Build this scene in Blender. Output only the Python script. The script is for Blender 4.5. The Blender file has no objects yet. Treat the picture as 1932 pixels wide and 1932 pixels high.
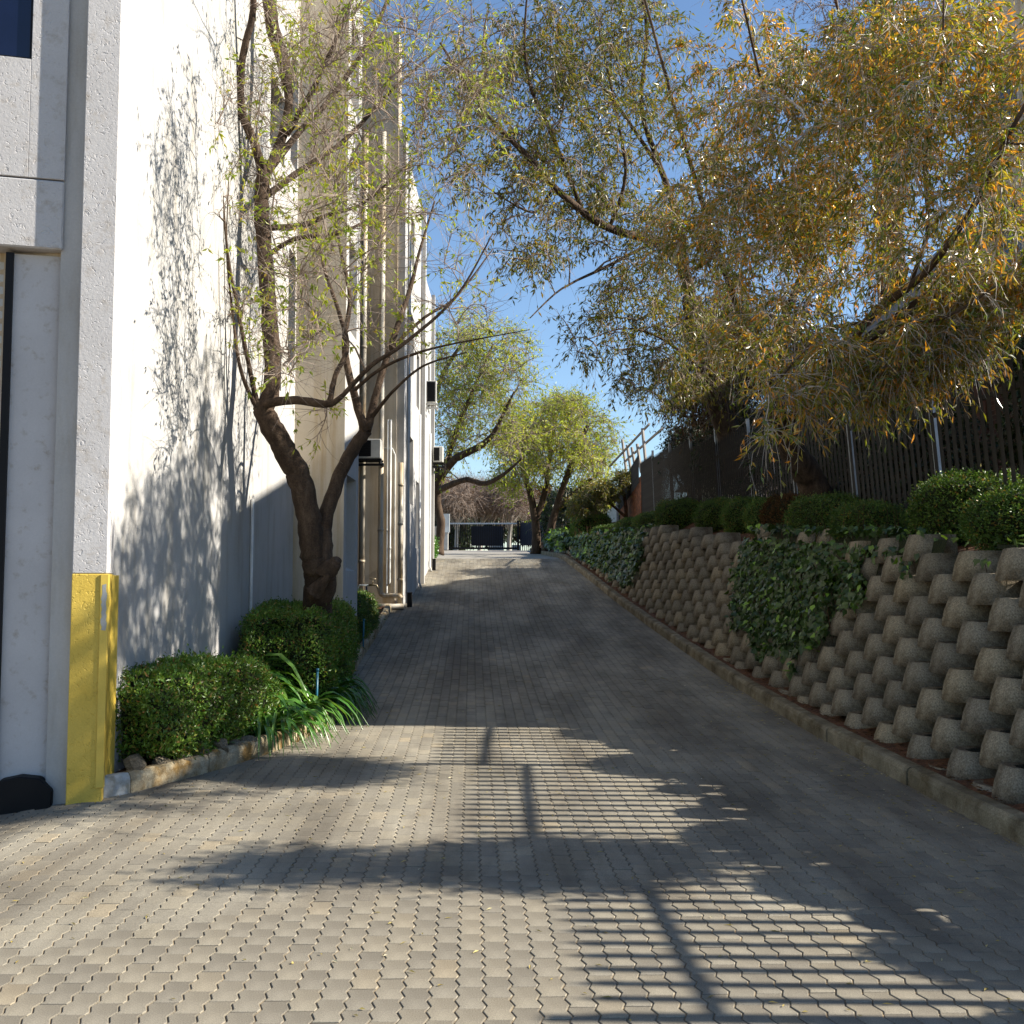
import bpy, bmesh, math, random
import numpy as np
from mathutils import Vector, Matrix
random.seed(7)
rng = np.random.default_rng(7)
S = bpy.context.scene
R = math.radians

# ------------------------------------------------------------------ camera, sky, sun, exposure
PITCH = R(3.86)
cam_d = bpy.data.cameras.new('camera'); cam = bpy.data.objects.new('camera', cam_d)
S.collection.objects.link(cam); S.camera = cam
cam.location = (0, 0, 1.7); cam.rotation_euler = (R(90) + PITCH, 0, 0)
cam_d.sensor_width = 36; cam_d.lens = 37.44; cam_d.clip_start = .05; cam_d.clip_end = 2000

SUN_EL, SUN_BACK = R(34.2), R(2.0)
W_ = bpy.data.worlds.new('World'); S.world = W_; W_.use_nodes = True
nt = W_.node_tree; nt.nodes.clear()
sky = nt.nodes.new('ShaderNodeTexSky'); sky.sky_type = 'NISHITA'; sky.sun_disc = False
sky.sun_elevation = SUN_EL; sky.sun_rotation = R(90) + SUN_BACK
sky.altitude = 300; sky.air_density = 1.1; sky.dust_density = .05; sky.ozone_density = 4.0
bg = nt.nodes.new('ShaderNodeBackground'); bg.inputs[1].default_value = .082
wo = nt.nodes.new('ShaderNodeOutputWorld')
nt.links.new(sky.outputs[0], bg.inputs[0]); nt.links.new(bg.outputs[0], wo.inputs[0])
sl = bpy.data.lights.new('sun', 'SUN'); sl.energy = 5.0; sl.angle = R(.53); sl.color = (1, .93, .81)
so = bpy.data.objects.new('sun', sl); S.collection.objects.link(so)
sv = Vector((math.cos(SUN_EL)*math.cos(SUN_BACK), -math.cos(SUN_EL)*math.sin(SUN_BACK), math.sin(SUN_EL)))
so.rotation_euler = (-sv).to_track_quat('-Z', 'Y').to_euler(); so.location = (30, -2, 30)
S.view_settings.view_transform = 'Standard'; S.view_settings.look = 'None'
S.view_settings.exposure = 1.2; S.view_settings.gamma = 1
S.cycles.max_bounces = 7; S.cycles.transparent_max_bounces = 8

# ------------------------------------------------------------------ measured place
def P(u, v, D):
    "point at horizontal distance D seen at (u, v) when the view is 1932 wide: used to survey the place"
    dx = (u-966)/2009; dz = -(v-966)/2009
    y = math.cos(PITCH) - dz*math.sin(PITCH); z = math.sin(PITCH) + dz*math.cos(PITCH)
    return np.array([dx*D/y, D, 1.7 + z*D/y])
_gy = np.arange(-60, 400, .25)
_g = np.interp(_gy, [-60, 3, 7.6, 10, 11.3, 13.5, 15.7, 17.5, 20.6, 24, 27, 30, 32.3, 34, 40, 75, 120, 400],
               [0, 0, .015, .083, .124, .24, .39, .55, .83, 1.18, 1.56, 2.0, 2.36, 2.52, 2.74, 4.05, 5.2, 12])
_g = np.convolve(np.pad(_g, 3, 'edge'), np.ones(7)/7, 'valid')
def G(y): return np.interp(y, _gy, _g)
def G2(x, y):
    return G(y) - .13*np.maximum(0, -3.3-np.asarray(x))*np.clip((9.5-np.asarray(y))/1, 0, 1)*np.clip((np.asarray(y)-5)/2, 0, 1)
def XK(y): return np.interp(y, [-10, 2, 7, 12.9, 17, 23, 28, 32, 34, 45, 80], [3.9, 3.5, 3.3, 3.1, 2.9, 2.56, 2.15, 1.68, 1.5, 1.3, 1.2])
def TF(y): return np.interp(y, [-10, 4, 5.3, 6.2, 9, 11.6, 13.4, 18, 24, 28, 33, 45, 80], [1.2, 1.3, 1.5, 1.85, 2.0, 2.3, 2.45, 2.75, 3.2, 3.6, 3.8, 4.2, 5.2])
def T(y): return np.interp(y, [-10, 4, 5.3, 6.2, 9, 11.6, 13.4, 15, 18, 21.6, 25, 30, 35, 45, 80], [1.2, 1.3, 1.5, 1.8, 1.95, 2.15, 2.25, 2.35, 2.55, 2.75, 2.95, 3.05, 3.12, 3.9, 5.0])
def XF(y): return 5.46 - .04*np.asarray(y, float)

# ------------------------------------------------------------------ helpers
def link(o, parent=None):
    S.collection.objects.link(o)
    if parent is not None: o.parent = parent
    return o
def tag(o, label=None, cat=None, group=None, kind=None):
    if label: o['label'] = label
    if cat: o['category'] = cat
    if group: o['group'] = group
    if kind: o['kind'] = kind
    return o
def thing(name, label, cat, loc=(0, 0, 0), rz=0, group=None):
    o = bpy.data.objects.new(name, None); link(o); o.location = loc; o.rotation_euler = (0, 0, rz)
    o.empty_display_size = .2
    return tag(o, label, cat, group)
def mesh_np(name, V, faces, mat, smooth=False):
    "faces: (n,k) int array or list of such arrays"
    if not isinstance(faces, list): faces = [faces]
    me = bpy.data.meshes.new(name)
    V = np.asarray(V, np.float32).reshape(-1, 3)
    me.vertices.add(len(V)); me.vertices.foreach_set('co', V.ravel())
    tot = np.concatenate([np.full(len(f), f.shape[1], np.int32) for f in faces if len(f)])
    idx = np.concatenate([np.asarray(f, np.int32).ravel() for f in faces if len(f)])
    st = np.concatenate([[0], np.cumsum(tot)[:-1]]).astype(np.int32)
    me.loops.add(len(idx)); me.loops.foreach_set('vertex_index', idx)
    me.polygons.add(len(tot)); me.polygons.foreach_set('loop_start', st)
    try: me.polygons.foreach_set('loop_total', tot)
    except Exception: pass
    me.update(calc_edges=True); me.validate()
    me.polygons.foreach_set('use_smooth', np.full(len(me.polygons), bool(smooth)))
    if mat: me.materials.append(mat)
    return me
def ob(name, me, parent=None, loc=None, rot=None, scale=None):
    o = bpy.data.objects.new(name, me); link(o, parent)
    if loc is not None: o.location = loc
    if rot is not None: o.rotation_euler = rot
    if scale is not None: o.scale = scale
    return o
class MB:
    def __init__(s): s.v = []; s.f = []
    def add(s, vs, fs):
        n = len(s.v); s.v += [tuple(map(float, p)) for p in vs]; s.f += [tuple(n+i for i in f) for f in fs]
    def box(s, a, b, bev=0):
        x0, y0, z0 = a; x1, y1, z1 = b
        s.add([(x0,y0,z0),(x1,y0,z0),(x1,y1,z0),(x0,y1,z0),(x0,y0,z1),(x1,y0,z1),(x1,y1,z1),(x0,y1,z1)],
              [(0,3,2,1),(4,5,6,7),(0,1,5,4),(1,2,6,5),(2,3,7,6),(3,0,4,7)])
    def obox(s, c, ax, ay, az):
        c, ax, ay, az = map(np.asarray, (c, ax, ay, az))
        vs = [c+i*ax+j*ay+k*az for k in (-1, 1) for j in (-1, 1) for i in (-1, 1)]
        s.add(vs, [(0,2,3,1),(4,5,7,6),(0,1,5,4),(1,3,7,5),(3,2,6,7),(2,0,4,6)])
    def tube(s, pts, rad, n=8, cap=True):
        pts = [np.asarray(p, float) for p in pts]
        if np.isscalar(rad): rad = [rad]*len(pts)
        t0 = pts[1]-pts[0]; a = np.cross(t0, (0, 0, 1))
        if np.linalg.norm(a) < 1e-4*np.linalg.norm(t0)+1e-9: a = np.cross(t0, (1, 0, 0))
        a /= np.linalg.norm(a); base = len(s.v)
        for i, p in enumerate(pts):
            t = pts[min(i+1, len(pts)-1)]-pts[max(i-1, 0)]; t /= np.linalg.norm(t)+1e-12
            a = a-t*np.dot(a, t); a /= np.linalg.norm(a)+1e-12; b = np.cross(t, a)
            for k in range(n):
                q = 2*math.pi*k/n; s.v.append(tuple(p+rad[i]*(math.cos(q)*a+math.sin(q)*b)))
        for i in range(len(pts)-1):
            for k in range(n):
                k2 = (k+1) % n
                s.f.append((base+i*n+k, base+i*n+k2, base+(i+1)*n+k2, base+(i+1)*n+k))
        if cap:
            s.f.append(tuple(base+k for k in reversed(range(n)))); e = base+(len(pts)-1)*n
            s.f.append(tuple(e+k for k in range(n)))
    def mesh(s, name, mat, smooth=False, bevel=0, seg=1):
        me = bpy.data.meshes.new(name); me.from_pydata(s.v, [], s.f)
        bm = bmesh.new(); bm.from_mesh(me); bmesh.ops.recalc_face_normals(bm, faces=bm.faces)
        if bevel: bmesh.ops.bevel(bm, geom=list(bm.edges), offset=bevel, segments=seg, affect='EDGES', profile=.5)
        bm.to_mesh(me); bm.free()
        if smooth:
            me.polygons.foreach_set('use_smooth', np.ones(len(me.polygons), bool))
        if mat: me.materials.append(mat)
        return me
    def obj(s, name, mat, parent=None, smooth=False, bevel=0, **k):
        return ob(name, s.mesh(name, mat, smooth, bevel), parent, **k)

# ------------------------------------------------------------------ materials
def nodes(m):
    m.use_nodes = True; t = m.node_tree; t.nodes.clear()
    out = t.nodes.new('ShaderNodeOutputMaterial'); return t, out
def N(t, typ, **kw):
    n = t.nodes.new(typ)
    for k, v in kw.items():
        if k.startswith('i_'):
            n.inputs[int(k[2:]) if k[2:].isdigit() else k[2:].replace('_', ' ')].default_value = v
        else: setattr(n, k, v)
    return n
def ramp(t, fac, stops):
    r = t.nodes.new('ShaderNodeValToRGB'); e = r.color_ramp.elements
    while len(e) > 1: e.remove(e[-1])
    e[0].position = stops[0][0]; e[0].color = (*stops[0][1], 1)
    for p, c in stops[1:]:
        q = e.new(p); q.color = (*c, 1)
    t.links.new(fac, r.inputs[0]); return r.outputs[0]
def mul(t, a, b, f=1.0, mode='MULTIPLY'):
    m = t.nodes.new('ShaderNodeMix'); m.data_type = 'RGBA'; m.blend_type = mode; m.inputs[0].default_value = f
    t.links.new(a, m.inputs[6]); t.links.new(b, m.inputs[7]); return m.outputs[2]
def stuffmat(name, stops, scale=3, detail=6, rough=.9, bump=.3, bscale=60, grain=.25, gscale=250, island=None, spec=.3, stain=None, metallic=0, pits=0, bdist=.004, stretch=None, coords='Object'):
    m = bpy.data.materials.new(name); t, out = nodes(m); L = t.links.new
    tc = N(t, 'ShaderNodeTexCoord'); co = tc.outputs[coords]
    if stretch:
        mp = N(t, 'ShaderNodeMapping'); mp.inputs['Scale'].default_value = stretch; L(co, mp.inputs[0]); co2 = mp.outputs[0]
    else: co2 = co
    nz = N(t, 'ShaderNodeTexNoise', i_Scale=scale, i_Detail=detail, i_Roughness=.6); L(co2, nz.inputs['Vector'])
    col = ramp(t, nz.outputs[0], stops)
    gz = N(t, 'ShaderNodeTexNoise', i_Scale=gscale, i_Detail=3, i_Roughness=.7); L(co, gz.inputs['Vector'])
    g = ramp(t, gz.outputs[0], [(.3, (1-grain,)*3), (.7, (1+grain*.6,)*3)])
    col = mul(t, col, g)
    if island:
        geo = N(t, 'ShaderNodeNewGeometry'); oi = N(t, 'ShaderNodeObjectInfo')
        ad = N(t, 'ShaderNodeMath', operation='ADD'); L(geo.outputs['Random Per Island'], ad.inputs[0]); L(oi.outputs['Random'], ad.inputs[1])
        fr = N(t, 'ShaderNodeMath', operation='FRACT'); L(ad.outputs[0], fr.inputs[0])
        col = mul(t, col, ramp(t, fr.outputs[0], island))
    if stain:
        sz = N(t, 'ShaderNodeTexNoise', i_Scale=stain[0], i_Detail=5, i_Roughness=.65); 
        mp = N(t, 'ShaderNodeMapping'); mp.inputs['Scale'].default_value = stain[3] if len(stain) > 3 else (1, 1, 1); L(co, mp.inputs[0]); L(mp.outputs[0], sz.inputs['Vector'])
        col = mul(t, col, ramp(t, sz.outputs[0], [(stain[1], stain[2]), (stain[1]+.22, (1, 1, 1))]))
    b = N(t, 'ShaderNodeBsdfPrincipled'); b.inputs['Roughness'].default_value = rough
    b.inputs['Specular IOR Level'].default_value = spec; b.inputs['Metallic'].default_value = metallic
    L(col, b.inputs['Base Color'])
    if bump:
        bz = N(t, 'ShaderNodeTexNoise', i_Scale=bscale, i_Detail=5, i_Roughness=.65); L(co, bz.inputs['Vector'])
        h = bz.outputs[0]
        if pits:
            vz = N(t, 'ShaderNodeTexNoise', i_Scale=pits, i_Detail=2, i_Distortion=1.2); L(co, vz.inputs['Vector'])
            rr = ramp(t, vz.outputs[0], [(.31, (0, 0, 0)), (.40, (1, 1, 1))])
            ad = N(t, 'ShaderNodeMath', operation='MULTIPLY_ADD'); L(rr, ad.inputs[0]); ad.inputs[1].default_value = 1.2; L(h, ad.inputs[2]); h = ad.outputs[0]
        bp = N(t, 'ShaderNodeBump', i_Strength=bump, i_Distance=bdist); L(h, bp.inputs['Height']); L(bp.outputs[0], b.inputs['Normal'])
    L(b.outputs[0], out.inputs[0]); return m
def leafmat(name, stops, trans=.35, rough=.45, spec=.5, size=1):
    m = bpy.data.materials.new(name); t, out = nodes(m); L = t.links.new
    geo = N(t, 'ShaderNodeNewGeometry'); col = ramp(t, geo.outputs['Random Per Island'], stops)
    tc = N(t, 'ShaderNodeTexCoord'); nz = N(t, 'ShaderNodeTexNoise', i_Scale=size, i_Detail=3); L(tc.outputs['Object'], nz.inputs['Vector'])
    col = mul(t, col, ramp(t, nz.outputs[0], [(.35, (.65, .68, .6)), (.65, (1.25, 1.2, 1.1))]))
    b = N(t, 'ShaderNodeBsdfPrincipled'); b.inputs['Roughness'].default_value = rough; b.inputs['Specular IOR Level'].default_value = spec
    L(col, b.inputs['Base Color'])
    tr = N(t, 'ShaderNodeBsdfTranslucent'); L(mul(t, col, ramp(t, geo.outputs['Random Per Island'], [(0, (1.4, 1.5, .7)), (1, (1.5, 1.4, .6))])), tr.inputs[0])
    mx = N(t, 'ShaderNodeMixShader'); mx.inputs[0].default_value = trans; L(b.outputs[0], mx.inputs[1]); L(tr.outputs[0], mx.inputs[2])
    L(mx.outputs[0], out.inputs[0]); return m
def plain(name, c, rough=.5, spec=.5, metallic=0, c2=None):
    c2 = c2 or tuple(x*.8 for x in c)
    return stuffmat(name, [(.35, c2), (.65, c)], scale=4, rough=rough, spec=spec, metallic=metallic, bump=.08, grain=.08, gscale=90)
M = {}
M['paver'] = stuffmat('concrete paver', [(.3, (.215, .193, .150)), (.7, (.325, .294, .232))], scale=.9, rough=.92, bump=.55, bscale=220, grain=.42, gscale=170,
                      island=[(0, (.86, .86, .87)), (.5, (1, 1, 1)), (.95, (1.08, 1.06, 1.02)), (1, (1.2, 1.12, 1.0))],
                      stain=(.9, .38, (.58, .56, .55), (1.5, .32, 1)), bdist=.003)
M['sand'] = stuffmat('joint sand', [(.35, (.13, .095, .06)), (.65, (.40, .30, .18))], scale=2.2, grain=.5, gscale=120, bump=.4)
M['asphalt'] = stuffmat('plateau paving', [(.35, (.26, .24, .21)), (.65, (.34, .31, .26))], scale=2, grain=.3, gscale=60)
M['soil'] = stuffmat('red brown soil', [(.3, (.06, .03, .017)), (.6, (.17, .075, .035)), (.8, (.26, .13, .07))], scale=14, grain=.5, gscale=90, bump=1, bscale=40, bdist=.02)
M['ground'] = stuffmat('dry ground', [(.35, (.09, .07, .04)), (.65, (.2, .16, .09))], scale=1, grain=.4, gscale=20)
M['white'] = stuffmat('white plaster', [(.3, (.40, .39, .375)), (.7, (.47, .46, .445))], scale=1.2, rough=.9, bump=.6, bscale=35, grain=.06, gscale=60,
                      stain=(1.6, .30, (.84, .80, .73), (3, 3, .6)), bdist=.006)
M['facade'] = stuffmat('trowelled plaster', [(.3, (.44, .425, .42)), (.7, (.51, .495, .49))], scale=2, rough=.9, bump=.55, bscale=45, grain=.07, gscale=80, pits=26, bdist=.006,
                       stain=(9, .24, (.78, .72, .64)))
M['facade_smooth'] = stuffmat('smooth plaster', [(.3, (.46, .445, .44)), (.7, (.53, .515, .51))], scale=2, rough=.9, bump=.35, bscale=25, grain=.05, gscale=80,
                       stain=(12, .22, (.7, .62, .52)), bdist=.004)
M['beige'] = stuffmat('beige plaster and shade tone', [(.3, (.50, .43, .33)), (.7, (.60, .53, .43))], scale=1.1, rough=.9, bump=.4, bscale=30, grain=.06, gscale=60,
                      stain=(1.2, .3, (.72, .6, .42), (4, 4, .2)), bdist=.005)
M['yellow'] = stuffmat('yellow paint', [(.3, (.56, .38, .05)), (.7, (.64, .455, .08))], scale=3, rough=.6, bump=.55, bscale=45, grain=.10, gscale=80, pits=24, bdist=.006, spec=.4)
M['yellow_metal'] = stuffmat('chipped yellow paint', [(.3, (.59, .41, .06)), (.7, (.66, .48, .09))], scale=3, rough=.5, bump=.15, grain=.06, gscale=80, spec=.4,
                             stain=(11, .17, (.33, .43, .8), (1, 1, .4)))
M['grey_paint'] = plain('bare galvanised patch', (.33, .34, .33), .6)
M['black'] = plain('black paint', (.005, .005, .006), .6, .25)
M['navy'] = plain('navy glass', (.006, .010, .035), .12, .6)
M['glass'] = plain('dark window glass', (.012, .014, .018), .2, .4)
M['slat'] = plain('white roller slat', (.66, .66, .62), .45)
M['galv'] = stuffmat('galvanised steel', [(.35, (.30, .33, .36)), (.65, (.46, .49, .52))], scale=6, rough=.55, metallic=.3, grain=.1, gscale=60, bump=.1)
M['pale'] = stuffmat('dark painted steel', [(.35, (.020, .019, .018)), (.65, (.045, .040, .035))], scale=6, rough=.6, grain=.2, gscale=60, bump=.1, spec=.3)
M['pipe'] = stuffmat('cream pvc pipe', [(.3, (.48, .43, .34)), (.7, (.58, .54, .46))], scale=1.5, rough=.5, grain=.05, gscale=40, bump=.1, spec=.4, stain=(2, .32, (.75, .55, .3), (3, 3, .3)))
M['white_pipe'] = plain('white conduit', (.72, .72, .7), .45)
M['ac'] = plain('off white metal', (.66, .64, .58), .5)
M['block'] = stuffmat('weathered concrete block', [(.3, (.15, .125, .09)), (.7, (.33, .285, .21))], scale=3.5, rough=.95, bump=1, bscale=70, grain=.55, gscale=75,
                      island=[(0, (.72, .72, .72)), (.6, (1, 1, 1)), (1, (1.2, 1.14, 1.02))], stain=(4, .33, (.52, .45, .36)), bdist=.01)
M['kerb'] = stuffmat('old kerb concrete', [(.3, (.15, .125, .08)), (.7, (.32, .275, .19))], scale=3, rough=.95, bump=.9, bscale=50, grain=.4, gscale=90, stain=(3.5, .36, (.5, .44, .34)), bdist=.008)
M['kerb_left'] = stuffmat('sun lightened kerb concrete', [(.3, (.34, .29, .19)), (.7, (.50, .44, .32))], scale=3, rough=.95, bump=.9, bscale=50, grain=.3, gscale=90, stain=(5, .36, (.5, .36, .18)), bdist=.008)  # paler copy of the kerb concrete, sunlight put into its colour
M['kerb_end'] = stuffmat('grey painted kerb', [(.3, (.40, .41, .40)), (.7, (.54, .55, .53))], scale=5, rough=.85, bump=.6, grain=.15, stain=(8, .35, (.6, .55, .45)))
M['rock'] = stuffmat('garden rock', [(.3, (.14, .115, .08)), (.7, (.38, .32, .23))], scale=7, rough=.95, bump=1, bscale=30, grain=.35, gscale=80, bdist=.015)
M['brick'] = stuffmat('red face brick', [(.3, (.20, .075, .038)), (.7, (.34, .14, .07))], scale=3, grain=.3, gscale=60, island=[(0, (.7, .7, .7)), (.6, (1, 1, 1)), (1, (1.3, 1.2, 1.1))])
M['brick_shaded'] = stuffmat('shade darkened brick', [(.3, (.055, .028, .02)), (.7, (.11, .055, .035))], scale=3, grain=.3, gscale=60, island=[(0, (.7, .7, .7)), (.6, (1, 1, 1)), (1, (1.3, 1.2, 1.1))])  # darker copy of the brick, shade behind the planting put into its colour
M['mortar'] = plain('mortar', (.2, .17, .13), .95, .2)
M['roof'] = stuffmat('grey roof tiles', [(.35, (.17, .15, .13)), (.65, (.28, .25, .21))], scale=4, grain=.3, gscale=20, bump=.5)
M['bark'] = stuffmat('grey brown bark', [(.3, (.035, .022, .014)), (.55, (.085, .056, .037)), (.75, (.15, .105, .072))], scale=10, rough=.95, bump=1, bscale=28, grain=.4, gscale=60, bdist=.02, stretch=(1, 1, .3))
M['twig'] = stuffmat('twig bark', [(.3, (.15, .10, .07)), (.7, (.36, .29, .24))], scale=3, rough=.7, bump=0, grain=.2, gscale=30)
M['twig_pale'] = stuffmat('pale twig bark', [(.3, (.28, .22, .17)), (.7, (.58, .52, .45))], scale=3, rough=.6, bump=0, grain=.2, gscale=30)
M['bark_dark'] = stuffmat('dark red bark', [(.3, (.04, .02, .012)), (.7, (.13, .06, .03))], scale=8, rough=.95, bump=1, bscale=28, grain=.4, gscale=60, bdist=.02)
M['leaf_left'] = leafmat('fresh green leaf', [(0, (.22, .28, .03)), (.45, (.34, .34, .05)), (.8, (.20, .32, .04)), (1, (.40, .30, .07))], trans=.5, size=2)
M['leaf_right'] = leafmat('olive gold leaf', [(0, (.07, .12, .02)), (.25, (.17, .19, .025)), (.42, (.33, .24, .028)), (.62, (.15, .19, .025)), (.8, (.44, .24, .028)), (.93, (.56, .23, .028)), (1, (.6, .46, .14))], trans=.46, rough=.3, spec=.8, size=.9)
M['leaf_dark'] = leafmat('dark olive leaf', [(0, (.07, .10, .02)), (.5, (.15, .16, .03)), (.85, (.24, .21, .03)), (1, (.34, .20, .03))], trans=.4, rough=.4, size=.9)
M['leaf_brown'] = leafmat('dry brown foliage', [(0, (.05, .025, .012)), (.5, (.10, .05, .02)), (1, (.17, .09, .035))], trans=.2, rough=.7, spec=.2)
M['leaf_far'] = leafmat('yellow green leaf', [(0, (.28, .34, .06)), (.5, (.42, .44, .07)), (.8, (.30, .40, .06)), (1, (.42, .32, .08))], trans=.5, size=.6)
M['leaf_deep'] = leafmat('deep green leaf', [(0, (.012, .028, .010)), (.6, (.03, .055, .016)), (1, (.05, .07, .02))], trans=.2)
M['hedge'] = leafmat('boxy hedge leaf', [(0, (.06, .13, .018)), (.5, (.10, .20, .028)), (.85, (.17, .26, .04)), (.95, (.22, .17, .05)), (1, (.30, .15, .05))], trans=.25, rough=.4, spec=.45, size=3)
M['hedge_dark'] = leafmat('dark clipped leaf', [(0, (.05, .105, .02)), (.6, (.09, .17, .03)), (.94, (.15, .21, .04)), (1, (.42, .22, .06))], trans=.2, rough=.42, spec=.4, size=3)
M['core'] = stuffmat('dark foliage core', [(.3, (.012, .018, .006)), (.7, (.04, .05, .016))], scale=25, bump=1, bscale=40, bdist=.03, grain=.4)  # dark filling for hedges and ivy, shade between leaves put into its colour
M['ivy'] = leafmat('ivy leaf', [(0, (.03, .06, .018)), (.6, (.055, .10, .026)), (.91, (.08, .14, .03)), (.96, (.18, .34, .04)), (1, (.26, .46, .05))], trans=.2, rough=.35, spec=.45, size=2)
M['strap'] = leafmat('glossy strap leaf', [(0, (.045, .13, .02)), (.6, (.08, .21, .035)), (1, (.15, .27, .05))], trans=.25, rough=.3, spec=.5, size=2)
M['litter'] = leafmat('fallen leaf', [(0, (.35, .26, .05)), (.5, (.25, .2, .05)), (.8, (.45, .36, .12)), (1, (.6, .58, .5))], trans=.1, rough=.7)
M['blue'] = plain('blue plastic', (.02, .14, .22), .4)
M['blue_dark'] = plain('dark blue cloth', (.015, .03, .09), .8)
M['wood_white'] = plain('weathered pale wood', (.42, .38, .33), .8)
M['navy_sheet'] = plain('navy steel sheet', (.010, .014, .028), .6, .3)
M['concrete_light'] = plain('light concrete', (.5, .48, .44), .9)
M['tap'] = plain('brass tap', (.28, .23, .15), .4, .5, .6)

# ------------------------------------------------------------------ ground, paving
def strip_grid(name, ys, xs_of, z_of, mat):
    V = []; n = None
    for y in ys:
        xs = xs_of(y); n = len(xs)
        for j, x in enumerate(xs): V.append((x, y, z_of(x, y, j)))
    V = np.array(V); m = len(ys)
    i = np.arange(m-1)[:, None]*n+np.arange(n-1)[None]; i = i.ravel()
    F = np.stack([i, i+1, i+n+1, i+n], 1)
    return mesh_np(name, V, F, mat, True)
ysg = np.concatenate([np.arange(-60, 0, 5), np.arange(0, 80, .5), np.arange(80, 400, 20), [900, 1500]])
xs0 = np.concatenate([[-900, -300, -120, -60, -30, -15, -9], np.arange(-7, 5.01, .5), [9, 15, 30, 60, 120, 300, 900]])
g = ob('ground', strip_grid('ground', ysg, lambda y: xs0, lambda x, y, j: float(G2(x, y))-.10, M['ground'])); g['kind'] = 'structure'
road = thing('driveway', 'driveway of zigzag concrete pavers rising to the gate', 'driveway'); road['kind'] = 'structure'; del road['category']; del road['label']
XL = lambda y: np.interp(y, [-10, 8.2, 8.4, 10.1, 11.2, 12.4, 13.2, 15.3, 19, 23.4, 23.5, 31.4, 31.5, 34], [-9, -9, -3.2, -2.34, -2.1, -1.95, -1.98, -2.29, -2.45, -2.6, -2.45, -2.42, -2.9, -2.9])
ysr = np.concatenate([np.arange(-20, 2, 1), np.arange(2, 34, .25)])
sb = strip_grid('sand_bed', ysr, lambda y: np.linspace(min(float(XL(y)), -3.3)-1.2, float(XK(y))+.15, 16), lambda x, y, j: float(G2(x, y))-.0058, M['sand'])
o = ob('sand_bed', sb, road); o['kind'] = 'structure'
me = strip_grid('plateau_paving', np.arange(33.6, 76, .7), lambda y: np.linspace(-3.4-.03*(y-33), float(XK(y))+.05, 8), lambda x, y, j: float(G(y)), M['asphalt'])
o = ob('plateau_paving', me, road); o['kind'] = 'structure'

PW, PL = .1125, .225
def paver_geo(near):
    gp, c, a, Pd = .0021, .0024, .0092, PL/2
    tri = lambda y: a*np.interp((y/Pd) % 1, [0, .25, .75, 1], [0, 1, -1, 0])
    if near:
        rows = [(gp, -.03), (gp, -c), (gp+.003, 0), (.25*Pd, 0), (.75*Pd, 0), (Pd-.003, 0), (Pd, -.0012), (Pd+.003, 0), (1.25*Pd, 0), (1.75*Pd, 0), (PL-gp-.003, 0), (PL-gp, -c), (PL-gp, -.03)]
        cols = [(-1, .001, -.03), (-1, .001, -c), (-1, .004, 0), (1, .004, 0), (1, .001, -c), (1, .001, -.03)]
    else:
        rows = [(gp*2, -.03), (gp*2, 0), (.25*Pd, 0), (.75*Pd, 0), (1.25*Pd, 0), (1.75*Pd, 0), (PL-gp*2, 0), (PL-gp*2, -.03)]
        cols = [(-1, 0, -.03), (-1, .001, 0), (1, .001, 0), (1, 0, -.03)]; gp *= 1.3
    V = []
    for y, zr in rows:
        for sgn, ins, zc in cols:
            V.append((sgn*(PW/2-gp-ins)+tri(y), y-PL/2, min(zr, zc)))
    n = len(cols); F = []
    for i in range(len(rows)-1):
        for j in range(n-1): F.append((i*n+j, i*n+j+1, (i+1)*n+j+1, (i+1)*n+j))
    return np.array(V), np.array(F)
TH = .038; e_al = np.array([-TH, 1])/math.hypot(TH, 1); e_ac = np.array([1, TH])/math.hypot(TH, 1)
cells = []
for i in range(-80, 60):
    for j in range(8, 160):
        c = e_ac*(i*PW)+e_al*(j*PL+(PL/2 if i % 2 else 0)); x, y = c
        if y < 2.4 or y > 33.9 or abs(x) > .52*y+1.3 or x > XK(y)+.05: continue
        if y < 8.6:
            fy = 8.3+(x+3.18)*.249
            if x < -3.15 and y > fy+.1: continue
            if x >= -3.15 and x < XL(max(y, 8.45))-.05 and y > 8.4: continue
        elif x < XL(y)-.06: continue
        cells.append((x, y))
cells = np.array(cells); order = np.argsort(cells[:, 1]+np.abs(cells[:, 0])*.6); cells = cells[order]
vis = (np.abs(cells[:, 0]) < .49*cells[:, 1]) & (cells[:, 1] > 4.0)
near300 = np.where(vis)[0][:300]
Vn, Fn = paver_geo(True); Vf, Ff = paver_geo(False)
pm = mesh_np('paver', Vn, Fn, M['paver'])
ang = math.atan2(e_al[1], e_al[0])-math.pi/2
def jit(n): return rng.normal(0, .0009, n), rng.normal(0, .004, n), rng.normal(0, .004, n), rng.normal(0, .004, n)
dz, tx, ty, tz = jit(len(cells))
for k in near300:
    x, y = cells[k]
    ob('paver', pm, road, (x, y, float(G2(x, y))+dz[k]), (tx[k]+math.atan((G(y+.1)-G(y-.1))/.2), ty[k], ang+tz[k]))
mask = np.ones(len(cells), bool); mask[near300] = False
def bulk(V, F, C, dz, tx, ty, tz):
    ca, sa = np.cos(ang+tz), np.sin(ang+tz)
    X = V[None, :, 0]*ca[:, None]-V[None, :, 1]*sa[:, None]+C[:, 0:1]
    Y = V[None, :, 0]*sa[:, None]+V[None, :, 1]*ca[:, None]+C[:, 1:2]
    Z = G2(X, Y)+V[None, :, 2]+dz[:, None]+V[None, :, 1]*tx[:, None]-V[None, :, 0]*ty[:, None]
    VV = np.stack([X, Y, Z], 2).reshape(-1, 3)
    FF = (F[None]+(np.arange(len(C))*len(V))[:, None, None]).reshape(-1, F.shape[1]); return VV, FF
mn = mask & (cells[:, 1] < 13); mf = mask & (cells[:, 1] >= 13)
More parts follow.
